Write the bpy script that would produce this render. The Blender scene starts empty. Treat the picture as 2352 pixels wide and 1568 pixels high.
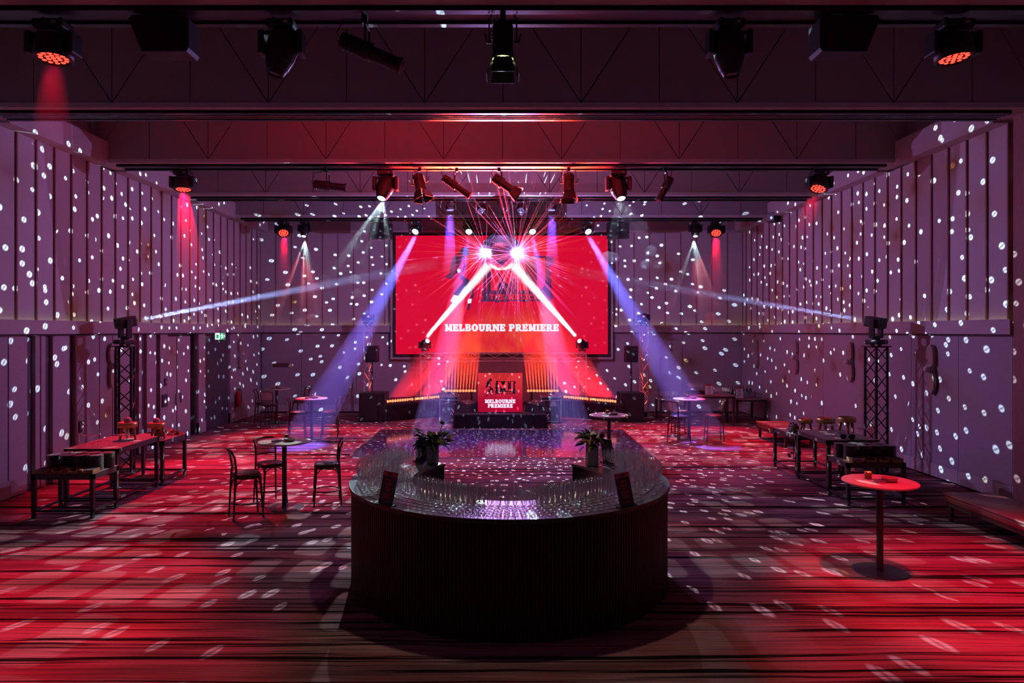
import bpy, bmesh, math, random
from mathutils import Vector, Matrix, Quaternion
sc = bpy.context.scene
col = sc.collection
random.seed(7)
PI = math.pi

# ------------------------------------------------------------------ camera
FPX, CX, CY, EYE = 1568.0, 1152.0, 759.0, 2.77
cam_data = bpy.data.cameras.new('camera')
cam_data.sensor_width = 36.0
cam_data.lens = 36.0 * FPX / 2352.0
cam_data.shift_x = (1176.0 - CX) / 2352.0
cam_data.shift_y = (CY - 784.0) / 2352.0
cam_data.clip_end = 200
cam = bpy.data.objects.new('camera', cam_data)
cam.location = (0, 0, EYE)
cam.rotation_euler = (PI / 2, 0, 0)
col.objects.link(cam)
sc.camera = cam

def at(px, py, Y):
    """Point of the room at distance Y in front of the camera, seen at a pixel of the 2352x1568 frame."""
    return Vector(((px - CX) * Y / FPX, Y, EYE - (py - CY) * Y / FPX))

def on_floor(px, py, z=0.0):
    Y = (EYE - z) * FPX / (py - CY)
    return Vector(((px - CX) * Y / FPX, Y, z))

# ------------------------------------------------------------------ view, world, haze
sc.view_settings.view_transform = 'Standard'
sc.view_settings.look = 'None'
sc.view_settings.gamma = 1.0
sc.view_settings.use_curve_mapping = False
sc.view_settings.exposure = 0.0
cy = sc.cycles
cy.max_bounces = 6
cy.diffuse_bounces = 2
cy.glossy_bounces = 3
cy.transmission_bounces = 4
cy.volume_bounces = 0
cy.transparent_max_bounces = 28
cy.caustics_reflective = False
cy.caustics_refractive = False
cy.sample_clamp_indirect = 4.0
cy.adaptive_threshold = 0.008
cy.use_denoising = True

world = bpy.data.worlds.new('world')
sc.world = world
world.use_nodes = True
wn = world.node_tree.nodes
wn['Background'].inputs['Color'].default_value = (0, 0, 0, 1)
wn['Background'].inputs['Strength'].default_value = 0.0

# ------------------------------------------------------------------ node helper
class NG:
    """Small helper that writes node maths as calls."""
    def __init__(s, tree):
        s.t = tree
    def node(s, kind, **kw):
        n = s.t.nodes.new(kind)
        for k, v in kw.items():
            setattr(n, k, v)
        return n
    def put(s, sock, v):
        if hasattr(v, 'is_output'):
            s.t.links.new(v, sock)
        elif v is not None:
            sock.default_value = v
    def m(s, op, a, b=None, c=None, clamp=False):
        n = s.node('ShaderNodeMath', operation=op, use_clamp=clamp)
        for i, v in enumerate((a, b, c)):
            if v is not None:
                s.put(n.inputs[i], v)
        return n.outputs[0]
    def vm(s, op, a, b=None, out=0):
        n = s.node('ShaderNodeVectorMath', operation=op)
        s.put(n.inputs[0], a)
        if b is not None:
            s.put(n.inputs[1], b)
        return n.outputs[out]
    def sep(s, v):
        n = s.node('ShaderNodeSeparateXYZ')
        s.put(n.inputs[0], v)
        return n.outputs
    def comb(s, x, y, z):
        n = s.node('ShaderNodeCombineXYZ')
        for i, v in enumerate((x, y, z)):
            s.put(n.inputs[i], v)
        return n.outputs[0]
    def step(s, v, lo, hi):
        n = s.node('ShaderNodeMapRange', interpolation_type='SMOOTHSTEP')
        s.put(n.inputs[0], v)
        n.inputs[1].default_value = lo
        n.inputs[2].default_value = hi
        return n.outputs[0]
    def white(s, v, dims='3D'):
        n = s.node('ShaderNodeTexWhiteNoise', noise_dimensions=dims)
        s.put(n.inputs['Vector'], v)
        return n.outputs
    def noise(s, v, scale, detail=3, rough=0.5, dist=0.0):
        n = s.node('ShaderNodeTexNoise')
        s.put(n.inputs['Vector'], v)
        n.inputs['Scale'].default_value = scale
        n.inputs['Detail'].default_value = detail
        n.inputs['Roughness'].default_value = rough
        n.inputs['Distortion'].default_value = dist
        return n.outputs[0]
    def mix(s, f, a, b, blend='MIX'):
        n = s.node('ShaderNodeMix', data_type='RGBA', blend_type=blend)
        s.put(n.inputs[0], f)
        s.put(n.inputs[6], a)
        s.put(n.inputs[7], b)
        return n.outputs[2]

def c4(r, g, b):
    return (r, g, b, 1.0)

# ------------------------------------------------------------------ lights
LIGHTS = []
def aim(o, target):
    d = Vector(target) - o.location
    o.rotation_euler = d.to_track_quat('-Z', 'Y').to_euler()

def spot(name, p, target, color, power, deg, blend=0.3, radius=0.05):
    l = bpy.data.lights.new(name, 'SPOT')
    l.energy = power
    l.color = color
    l.spot_size = math.radians(deg)
    l.spot_blend = blend
    l.shadow_soft_size = radius
    o = bpy.data.objects.new(name, l)
    o.location = p
    aim(o, target)
    col.objects.link(o)
    LIGHTS.append(o)
    return o

def mirror_ball_dots(light, rows_per_rad, base, peak, seed, dot=0.17, keep=0.75):
    """Gobo of the mirror ball: dots stand for the spots its mirrors throw, base adds a fill; the rows follow the ball's rings of mirrors."""
    light.use_nodes = True
    t = light.node_tree
    g = NG(t)
    em = [n for n in t.nodes if n.type == 'EMISSION'][0]
    d = g.node('ShaderNodeTexCoord').outputs['Normal']
    d = g.vm('NORMALIZE', d)
    x, y, z = g.sep(d)
    v = g.m('MULTIPLY', g.m('ARCSINE', z), rows_per_rad)
    row = g.m('FLOOR', v)
    fv = g.m('FRACT', v)
    el = g.m('DIVIDE', g.m('ADD', row, 0.5), rows_per_rad)
    ncol = g.m('MAXIMUM', g.m('FLOOR', g.m('MULTIPLY', g.m('COSINE', el), 2 * PI * rows_per_rad)), 1.0)
    shift = g.white(g.comb(row, seed, 0.3))[0]
    u = g.m('MULTIPLY', g.m('ADD', g.m('DIVIDE', g.m('ARCTAN2', y, x), 2 * PI), 0.5), ncol)
    u = g.m('ADD', u, shift)
    cl = g.m('FLOOR', u)
    fu = g.m('FRACT', u)
    w = g.white(g.comb(cl, row, seed))
    rnd = g.sep(w[1])
    dx = g.m('SUBTRACT', fu, g.m('ADD', g.m('MULTIPLY', rnd[0], 0.76), 0.12))
    dy = g.m('SUBTRACT', fv, g.m('ADD', g.m('MULTIPLY', rnd[1], 0.76), 0.12))
    r = g.m('SQRT', g.m('ADD', g.m('MULTIPLY', dx, dx), g.m('MULTIPLY', dy, dy)))
    size = g.m('ADD', g.m('MULTIPLY', rnd[2], 0.35), 0.75)
    r = g.m('DIVIDE', r, size)
    a = g.step(r, dot, dot * 0.62)
    hole = g.step(r, dot * 0.45, dot * 0.1)
    a = g.m('MULTIPLY', a, g.m('SUBTRACT', 1.0, g.m('MULTIPLY', hole, 0.45)))
    crowd = g.noise(g.vm('ADD', d, (seed, 0.0, 0.0)), 2.6, 1, 0.5)
    split = g.step(g.m('ABSOLUTE', g.m('ADD', g.m('MULTIPLY', dx, 0.8), g.m('MULTIPLY', dy, 0.6))), dot * 0.30, dot * 0.06)
    a = g.m('MULTIPLY', a, g.m('SUBTRACT', 1.0, g.m('MULTIPLY', split, 0.6)))
    on = g.m('LESS_THAN', w[0], g.m('SUBTRACT', g.m('SUBTRACT', g.m('MULTIPLY', crowd, 3.4), 0.85), g.m('MULTIPLY', g.step(v, 0.0, rows_per_rad * 0.42), 0.45)))
    a = g.m('MULTIPLY', a, on)
    cl_ = g.vm('ADD', g.vm('MULTIPLY', g.comb(a, a, a), (0.56 * peak, 0.80 * peak, 1.0 * peak)), (base * 0.74, base * 0.46, base * 1.40))  # base adds an even violet room fill that no mirror throws
    t.links.new(cl_, em.inputs['Color'])
    em.inputs['Strength'].default_value = 1.0

def window_gobo(light, cells, half_tan, seed, fill=0.6, base=0.02):
    """Breakup gobo of rounded panes in front of a moving head."""
    light.use_nodes = True
    t = light.node_tree
    g = NG(t)
    em = [n for n in t.nodes if n.type == 'EMISSION'][0]
    d = g.node('ShaderNodeTexCoord').outputs['Normal']
    x, y, z = g.sep(d)
    zz = g.m('ABSOLUTE', z)
    k = cells / half_tan
    u = g.m('MULTIPLY', g.m('DIVIDE', x, zz), k)
    v = g.m('MULTIPLY', g.m('DIVIDE', y, zz), k)
    u = g.m('ADD', u, g.m('MULTIPLY', g.m('FLOOR', v), 0.37))
    w = g.white(g.comb(g.m('FLOOR', u), g.m('FLOOR', v), seed))
    rnd = g.sep(w[1])
    hw = g.m('ADD', g.m('MULTIPLY', rnd[0], 0.20), 0.30)
    hh = g.m('ADD', g.m('MULTIPLY', rnd[1], 0.20), 0.30)
    du = g.m('DIVIDE', g.m('ABSOLUTE', g.m('SUBTRACT', g.m('FRACT', u), 0.5)), hw)
    dv = g.m('DIVIDE', g.m('ABSOLUTE', g.m('SUBTRACT', g.m('FRACT', v), 0.5)), hh)
    p = g.m('ADD', g.m('POWER', du, 5.0), g.m('POWER', dv, 5.0))
    a = g.step(p, 1.12, 0.85)
    a = g.m('MULTIPLY', a, g.m('LESS_THAN', w[0], fill))
    t.links.new(g.m('ADD', a, base), em.inputs['Strength'])

RED = (1.0, 0.004, 0.042)
WHITE = (0.72, 0.86, 1.0)
BLUE = (0.10, 0.13, 1.0)
CYAN = (0.62, 0.92, 1.0)
BALL = at(1151, 576, 17.2)
BALL_R = 0.49

HAZES = []     # (name, start, target, length, start radius, end radius, density): built later as haze bodies in the shape of each beam
def lit_haze(name, p, target, length, r0, deg, density, g=0.0):
    HAZES.append((name, Vector(p), Vector(target), length, r0, deg, density, g))

# red washes hanging from the lighting tracks
WASH = [  # lens pixel, depth, floor point, power, angle, haze length
    ((123, 140), 7.2, (-4.9, 7.0), 1150, 46, 1.5), ((2190, 144), 7.2, (5.3, 7.2), 1250, 50, 0.0),
    ((421, 442), 14.0, (-5.4, 12.7), 1900, 60, 2.8), ((1880, 434), 14.0, (4.6, 15.2), 2200, 62, 1.4),
    ((651, 545), 20.4, (-4.6, 17.0), 2200, 60, 3.2), ((1645, 545), 20.4, (5.0, 17.4), 2200, 60, 3.0)]
for (px, py), Y, (fx, fy), pw, deg, hl in WASH:
    p = at(px, py, Y)
    spot('red_wash', p, (fx, fy, 0), RED, pw, deg, 0.55, 0.08)
    if hl:
        lit_haze('red_haze', p, (p.x, p.y - .15, 0) if Y != 14.0 else (fx, fy, 0), hl, 0.10, 13, 0.03 if Y < 8 else 0.24)
# red washes whose fittings hang just outside the frame, over the near floor
for p, tg, pw in (((-2.2, 3.6, 5.6), (-4.6, 4.9, 0), 760), ((2.6, 3.6, 5.6), (5.0, 5.2, 0), 760)):
    spot('red_wash', p, tg, RED, pw, 60, 0.6, 0.08)
# blue washes over the dance floor
for px in (1034, 1267):
    p = at(px, 492, 17.2)
    spot('blue_wash', p, (p.x * 1.1, 16.9, 0), (0.20, 0.06, 1.0), 1700, 30, 0.6, 0.08)
    lit_haze('blue_haze', p, (p.x * 1.05, 17.1, 0), 1.7, 0.10, 6, 0.30)
# slim blue beams from the back track
for px, fx, fy, pw in ((957, -4.80, 16.3, 27000), (1348, 5.03, 16.5, 27000), (1078, -1.70, 15.9, 10000), (1222, 1.75, 16.2, 10000)):
    p = at(px, 537, 20.3)
    spot('blue_beam', p, (fx, fy, 0), (0.13, 0.15, 1.0), pw, 10.0, 0.6, 0.06)
    lit_haze('blue_haze', p, (fx, fy, 0), (Vector((fx, fy, 0)) - p).length * 0.99, 0.06, 7.4, 0.13)
# white beams from the goal post truss to the mirror ball
for px in (979, 1325):
    p = at(px, 778, 22.0) + Vector((0, -0.12, 0.03))
    spot('white_beam', p, BALL, WHITE, 240000, 2.9, 0.15, 0.05)
    lit_haze('white_haze', p, BALL, (BALL - p).length - 0.30, 0.05, 2.7, 0.11)
# long beams from the truss towers at the sides
for hd, tg, pw in ((Vector((-7.42, 13.45, 2.93)), at(1010, 604, 22.8), 60000), (Vector((7.38, 13.45, 2.93)), at(1310, 622, 22.8), 22000)):
    p = hd + (tg - hd).normalized() * 0.24
    spot('tower_beam', p, tg, (0.35, 0.45, 1.0), pw, 2.6, 0.5, 0.04)
    lit_haze('blue_haze', p, tg, (tg - p).length * 0.985, 0.04, 1.7, 0.36)
# moving heads with breakup gobos
for (px, py, Y), tg, deg, cells, seed, pw, hl in (
        ((880, 460, 14.0), (-3.6, 8.6, 0), 54, 7.0, 1.3, 2300, 2.6), ((1420, 458, 14.0), (3.3, 8.6, 0), 54, 7.0, 2.7, 2100, 2.4),
        ((700, 552, 20.4), (-5.2, 17.2, 0), 44, 5.0, 4.1, 1500, 3.2), ((1594, 552, 20.4), (4.9, 17.2, 0), 44, 5.0, 5.9, 1500, 3.2)):
    p = at(px, py, Y)
    o = spot('gobo_head', p, tg, CYAN, pw, deg, 0.15, 0.02)
    window_gobo(o.data, cells, math.tan(math.radians(deg / 2)), seed)
    rr = random.Random(int(seed * 10))
    ax = (Vector(tg) - p).normalized()
    sd = ax.orthogonal().normalized()
    for k in range(7):
        a, t = rr.uniform(0, 2 * PI), math.tan(math.radians(rr.uniform(3, deg * .42)))
        d = ax + (sd * math.cos(a) + ax.cross(sd) * math.sin(a)) * t
        lit_haze('pale_haze', p, p + d, hl, 0.02, 4.5, 0.55)
# red battens along the stage, shining up and over to the ceiling beams
BATTENS = []   # ends of each batten, target of its light
for s in (-1, 1):
    BATTENS.append((Vector((s * 3.52, 20.75, .66)), Vector((s * 2.80, 21.50, .66)), Vector((-s * 1.3, 13.9, 6.1))))
    BATTENS.append((Vector((s * 2.77, 21.53, .66)), Vector((s * 2.05, 22.28, .66)), Vector((-s * 0.9, 13.9, 6.1))))
    BATTENS.append((Vector((s * 1.86, 22.2, .86)), Vector((s * 0.82, 22.2, .86)), Vector((s * 0.55, 13.9, 6.1))))
for a, b, tg in BATTENS:
    l = bpy.data.lights.new('red_batten', 'AREA')
    l.shape = 'RECTANGLE'
    l.size = (b - a).length
    l.size_y = 0.07
    l.spread = math.radians(17)
    l.energy = 190 if a.x < -2.78 else 350
    l.color = (1.0, 0.048, 0.018) if abs(tg.x) < .7 else (1.0, 0.018, 0.026)
    o = bpy.data.objects.new('red_batten', l)
    mid = (a + b) / 2
    zax = -((tg - mid).normalized())
    xax = (b - a).normalized()
    xax = (xax - zax * xax.dot(zax)).normalized()
    yax = zax.cross(xax)
    o.matrix_world = Matrix.Translation(mid - zax * 0.05) @ Matrix((xax, yax, zax)).transposed().to_4x4()
    col.objects.link(o)
# lamps added at the mirror ball's flanks: its thrown dots plus an ambient fill
FLANK = []
for sx, seed, pw in ((-1, 3.3, 1.0), (1, 8.8, 1.0)):
    l = bpy.data.lights.new('mirror_ball_dots', 'POINT')
    l.energy = 14000 * pw
    l.color = (1.0, 1.0, 1.0)
    l.shadow_soft_size = 0.0
    o = bpy.data.objects.new('mirror_ball_dots', l)
    o.location = BALL + Vector((sx * 0.39, -0.355, -0.085)) * (BALL_R + 0.03) / 0.534
    FLANK.append(o.location.copy())
    o.rotation_euler = (0.25, 0.12 * sx, 0.4 * sx)
    col.objects.link(o)
    mirror_ball_dots(l, 22.0, 0.023, 1.0, seed, 0.145)
# the one lantern over the bar that is burning
spot('bar_lantern', (0.02, 7.24, 5.25), (0.05, 7.1, 0), (1.0, 0.76, 0.55), 130, 100, 0.5, 0.07)
# ------------------------------------------------------------------ materials
MATS = {}
def mat(name, color, rough=0.6, metal=0.0, spec=0.5, emit=None, estr=0.0, alpha=None, trans=0.0):
    if name in MATS:
        return MATS[name]
    m = bpy.data.materials.new(name)
    m.use_nodes = True
    b = m.node_tree.nodes['Principled BSDF']
    b.inputs['Base Color'].default_value = c4(*color)
    b.inputs['Roughness'].default_value = rough
    b.inputs['Metallic'].default_value = metal
    b.inputs['Specular IOR Level'].default_value = spec
    b.inputs['Transmission Weight'].default_value = trans
    if emit:
        b.inputs['Emission Color'].default_value = c4(*emit)
        b.inputs['Emission Strength'].default_value = estr
    MATS[name] = m
    return m

def grain(name, c1, c2, scale, stretch=(1, 1, 1), rough=0.7, spec=0.3, bump=0.0, detail=4, metal=0.0):
    """Two-tone noisy material (fabric, wood, paint) in object space."""
    if name in MATS:
        return MATS[name]
    m = mat(name, c1, rough, metal, spec)
    g = NG(m.node_tree)
    b = m.node_tree.nodes['Principled BSDF']
    tc = g.node('ShaderNodeTexCoord').outputs['Object']
    v = g.vm('MULTIPLY', tc, stretch)
    n = g.noise(v, scale, detail, 0.6)
    f = g.step(n, 0.3, 0.7)
    m.node_tree.links.new(g.mix(f, c4(*c1), c4(*c2)), b.inputs['Base Color'])
    if bump:
        bn = g.node('ShaderNodeBump')
        bn.inputs['Strength'].default_value = bump
        bn.inputs['Distance'].default_value = 0.01
        g.put(bn.inputs['Height'], n)
        m.node_tree.links.new(bn.outputs[0], b.inputs['Normal'])
    return m

def carpet_material():
    m = mat('striped_carpet', (0.3, 0.2, 0.2), 1.0, 0, 0.0)
    g = NG(m.node_tree)
    b = m.node_tree.nodes['Principled BSDF']
    p = g.node('ShaderNodeTexCoord').outputs['Object']
    wob = g.noise(g.vm('MULTIPLY', p, (0.45, 1.3, 1)), 1.0, 3, 0.5)
    warp = g.comb(0.0, g.m('MULTIPLY', g.m('SUBTRACT', wob, 0.5), 0.13), 0.0)
    q = g.vm('ADD', p, warp)
    fine = g.noise(g.vm('MULTIPLY', q, (0.5, 46.0, 1)), 1.0, 3, 0.6)
    mid = g.noise(g.vm('MULTIPLY', q, (0.20, 19.0, 1)), 1.0, 3, 0.6)
    bold = g.noise(g.vm('MULTIPLY', q, (0.11, 7.5, 1)), 1.0, 4, 0.66)
    broad = g.noise(g.vm('MULTIPLY', q, (0.2, 2.6, 1)), 1.0, 3, 0.6)
    patch = g.noise(g.vm('MULTIPLY', p, (0.5, 1.1, 1)), 1.0, 2, 0.5)
    pile = g.noise(p, 160.0, 2, 0.5)
    base = g.mix(g.step(patch, 0.40, 0.62), c4(0.42, 0.125, 0.145), c4(0.52, 0.30, 0.31))
    base = g.mix(g.m('MULTIPLY', g.step(mid, 0.54, 0.66), 0.7), base, c4(0.68, 0.15, 0.11))
    base = g.mix(g.m('MULTIPLY', g.step(broad, 0.56, 0.36), 0.70), base, c4(0.11, 0.06, 0.065))
    base = g.mix(g.m('MULTIPLY', g.step(fine, 0.50, 0.38), 0.55), base, c4(0.05, 0.03, 0.03))
    base = g.mix(g.m('MULTIPLY', g.step(mid, 0.43, 0.37), 0.90), base, c4(0.012, 0.008, 0.010))
    base = g.mix(g.m('MULTIPLY', g.step(bold, 0.445, 0.41), 0.97), base, c4(0.006, 0.005, 0.006))
    swirl = g.node('ShaderNodeTexWave', wave_type='RINGS', rings_direction='SPHERICAL')
    g.put(swirl.inputs['Vector'], g.vm('MULTIPLY', q, (0.7, 2.4, 1)))
    swirl.inputs['Scale'].default_value = 1.2
    swirl.inputs['Distortion'].default_value = 7.0
    swirl.inputs['Detail'].default_value = 2.0
    knot = g.m('MULTIPLY', g.step(swirl.outputs[1], 0.18, 0.05), g.step(patch, 0.56, 0.64))
    base = g.mix(g.m('MULTIPLY', knot, 0.7), base, c4(0.06, 0.03, 0.03))
    base = g.mix(g.m('MULTIPLY', g.step(pile, 0.35, 0.65), 0.25), base, c4(0.05, 0.03, 0.03))
    m.node_tree.links.new(base, b.inputs['Base Color'])
    bn = g.node('ShaderNodeBump')
    bn.inputs['Strength'].default_value = 0.3
    bn.inputs['Distance'].default_value = 0.006
    g.put(bn.inputs['Height'], pile)
    m.node_tree.links.new(bn.outputs[0], b.inputs['Normal'])
    return m

# ------------------------------------------------------------------ mesh building
class MB:
    def __init__(s):
        s.v, s.f, s.sm = [], [], []
    def add(s, vs, fs, smooth=False):
        o = len(s.v)
        s.v.extend([tuple(p) for p in vs])
        s.f.extend([tuple(i + o for i in f) for f in fs])
        s.sm.extend([smooth] * len(fs))
        return s
    def box(s, x0, y0, z0, x1, y1, z1):
        if x0 > x1: x0, x1 = x1, x0
        if y0 > y1: y0, y1 = y1, y0
        if z0 > z1: z0, z1 = z1, z0
        v = [(x0, y0, z0), (x1, y0, z0), (x1, y1, z0), (x0, y1, z0), (x0, y0, z1), (x1, y0, z1), (x1, y1, z1), (x0, y1, z1)]
        return s.add(v, [(0, 3, 2, 1), (4, 5, 6, 7), (0, 1, 5, 4), (1, 2, 6, 5), (2, 3, 7, 6), (3, 0, 4, 7)])
    def bbox(s, x0, y0, z0, x1, y1, z1, b=0.01):
        """Box with chamfered vertical and top edges."""
        bm = bmesh.new()
        bmesh.ops.create_cube(bm, size=1.0)
        for v in bm.verts:
            v.co = Vector(((x0 + x1) / 2 + v.co.x * abs(x1 - x0), (y0 + y1) / 2 + v.co.y * abs(y1 - y0), (z0 + z1) / 2 + v.co.z * abs(z1 - z0)))
        bmesh.ops.bevel(bm, geom=list(bm.edges), offset=b, segments=2, affect='EDGES', profile=0.6)
        s.bm(bm, False)
        return s
    def bm(s, bm, smooth=False):
        bm.verts.index_update()
        s.add([v.co.copy() for v in bm.verts], [[v.index for v in f.verts] for f in bm.faces], smooth)
        bm.free()
        return s
    def cyl(s, p, q, r, n=12, r2=None, smooth=True, caps=True):
        p, q = Vector(p), Vector(q)
        d = (q - p)
        if d.length < 1e-9:
            return s
        d.normalize()
        a = d.orthogonal().normalized()
        b = d.cross(a)
        r2 = r if r2 is None else r2
        vs = [p + (a * math.cos(2 * PI * i / n) + b * math.sin(2 * PI * i / n)) * r for i in range(n)]
        vs += [q + (a * math.cos(2 * PI * i / n) + b * math.sin(2 * PI * i / n)) * r2 for i in range(n)]
        s.add(vs, [(i, (i + 1) % n, n + (i + 1) % n, n + i) for i in range(n)], smooth)
        if caps:
            s.add(vs[:n], [tuple(range(n - 1, -1, -1))])
            s.add(vs[n:], [tuple(range(n))])
        return s
    def tube(s, pts, r, n=8, closed=False, radii=None):
        pts = [Vector(p) for p in pts]
        m = len(pts)
        prev = None
        rings = []
        for i, p in enumerate(pts):
            if closed:
                t = (pts[(i + 1) % m] - pts[i - 1])
            else:
                t = pts[min(i + 1, m - 1)] - pts[max(i - 1, 0)]
            t.normalize()
            if prev is None:
                a = t.orthogonal().normalized()
            else:
                a = (prev - t * prev.dot(t)).normalized()
            prev = a
            b = t.cross(a)
            rr = radii[i] if radii else r
            rings.append([p + (a * math.cos(2 * PI * k / n) + b * math.sin(2 * PI * k / n)) * rr for k in range(n)])
        vs = [v for ring in rings for v in ring]
        fs = []
        for i in range(m if closed else m - 1):
            j = (i + 1) % m
            for k in range(n):
                fs.append((i * n + k, i * n + (k + 1) % n, j * n + (k + 1) % n, j * n + k))
        s.add(vs, fs, True)
        if not closed:
            s.add(rings[0], [tuple(range(n - 1, -1, -1))])
            s.add(rings[-1], [tuple(range(n))])
        return s
    def lathe(s, prof, n=16, c=(0, 0, 0), smooth=True, a0=0.0, a1=2 * PI):
        full = abs(a1 - a0 - 2 * PI) < 1e-6
        m = n if full else n + 1
        vs = []
        for r, z in prof:
            for i in range(m):
                a = a0 + (a1 - a0) * i / n
                vs.append((c[0] + r * math.cos(a), c[1] + r * math.sin(a), c[2] + z))
        fs = []
        for j in range(len(prof) - 1):
            for i in range(n):
                k = (i + 1) % m
                fs.append((j * m + i, j * m + k, (j + 1) * m + k, (j + 1) * m + i))
        return s.add(vs, fs, smooth)
    def prism(s, poly, z0, z1):
        """poly: 2D points counter-clockwise in the XY plane."""
        n = len(poly)
        vs = [(x, y, z0) for x, y in poly] + [(x, y, z1) for x, y in poly]
        fs = [tuple(range(n - 1, -1, -1)), tuple(range(n, 2 * n))]
        fs += [(i, (i + 1) % n, n + (i + 1) % n, n + i) for i in range(n)]
        return s.add(vs, fs)
    def wallpoly(s, poly, y0, y1):
        """poly: points (x, z) in an XZ wall plane, extruded from y0 (front) to y1."""
        n = len(poly)
        vs = [(x, y0, z) for x, z in poly] + [(x, y1, z) for x, z in poly]
        fs = [tuple(range(n)), tuple(range(2 * n - 1, n - 1, -1))]
        fs += [(i, n + i, n + (i + 1) % n, (i + 1) % n) for i in range(n)]
        return s.add(vs, fs)
    def xf(s, M):
        s.v = [tuple(M @ Vector(p)) for p in s.v]
        return s
    def mesh(s, name):
        me = bpy.data.meshes.new(name)
        me.from_pydata(s.v, [], s.f)
        me.polygons.foreach_set('use_smooth', s.sm)
        me.update()
        return me
    def build(s, name, material, parent=None, loc=None, rot=None, kind=None):
        me = s.mesh(name)
        me.materials.append(material)
        o = bpy.data.objects.new(name, me)
        col.objects.link(o)
        if parent is not None:
            o.parent = parent
        if loc is not None:
            o.location = loc
        if rot is not None:
            o.rotation_euler = rot
        if kind:
            o['kind'] = kind
        return o

def tag(o, label, cat, group=None):
    o['label'] = label
    o['category'] = cat
    if group:
        o['group'] = group
    return o

def thing(name, label, cat, loc=(0, 0, 0), rz=0.0, group=None, rot=None):
    o = bpy.data.objects.new(name, None)
    o.empty_display_size = 0.1
    col.objects.link(o)
    o.location = loc
    o.rotation_euler = rot if rot is not None else (0, 0, rz)
    return tag(o, label, cat, group)

KIDS = {}
def copy_tree(o, parent=None, loc=None, rz=None, label=None, group=None, rot=None):
    c = o.copy()
    col.objects.link(c)
    if parent is not None:
        c.parent = parent
    if loc is not None:
        c.location = loc
    if rz is not None:
        c.rotation_euler = (0, 0, rz)
    if rot is not None:
        c.rotation_euler = rot
    if label:
        c['label'] = label
    if group:
        c['group'] = group
    for ch in list(o.children):
        copy_tree(ch, c)
    return c

def struct(o):
    o['kind'] = 'structure'
    return o

# ------------------------------------------------------------------ the room
XW, YB, ZC = 8.15, 23.05, 8.3        # side walls, far wall, ceiling
YF = -2.0
M_PANEL = grain('pale_fabric_panel', (0.52, 0.47, 0.49), (0.58, 0.53, 0.55), 90, (1, 1, 1), 0.9, 0.15)
M_FIN = grain('red_brown_timber', (0.26, 0.115, 0.10), (0.32, 0.145, 0.12), 8, (6, 6, 1), 0.6)
M_FASCIA = grain('painted_fascia', (0.47, 0.41, 0.42), (0.50, 0.44, 0.45), 5, (1, 1, 1), 0.7)
M_LOWER = grain('lower_wall_board', (0.36, 0.31, 0.34), (0.40, 0.345, 0.375), 30, (1, 1, 1), 0.75)
M_DARKWALL = mat('dark_recess', (0.025, 0.02, 0.026), 0.7)
M_STRIP = mat('dark_grey_strip', (0.07, 0.06, 0.08), 0.5)
M_BEAMFACE = grain('acoustic_board', (0.30, 0.235, 0.255), (0.34, 0.27, 0.29), 240, (1, 1, 1), 0.95, 0.1)
M_BLACK = mat('black_paint', (0.012, 0.012, 0.014), 0.55)
M_TRACK = mat('dark_metal_track', (0.03, 0.03, 0.034), 0.35, 0.6)
M_RAIL = mat('brushed_rail', (0.35, 0.35, 0.38), 0.3, 0.9)
M_CEIL = mat('ceiling_paint', (0.40, 0.36, 0.37), 0.9)
M_COVE = mat('cove_led', (0.8, 0.7, 0.5), 0.6, emit=(1.0, 0.74, 0.35), estr=1.2)

struct(MB().add([(-XW - .4, YF, 0), (XW + .4, YF, 0), (XW + .4, YB + .3, 0), (-XW - .4, YB + .3, 0)], [(0, 1, 2, 3)]).build('floor', carpet_material()))
struct(MB().box(-XW - .4, YF, ZC, XW + .4, YB + .3, ZC + .1).build('ceiling', M_CEIL))
struct(MB().box(-XW - .4, YF - .1, 0, XW + .4, YF, ZC).build('wall_front', M_LOWER))

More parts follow.
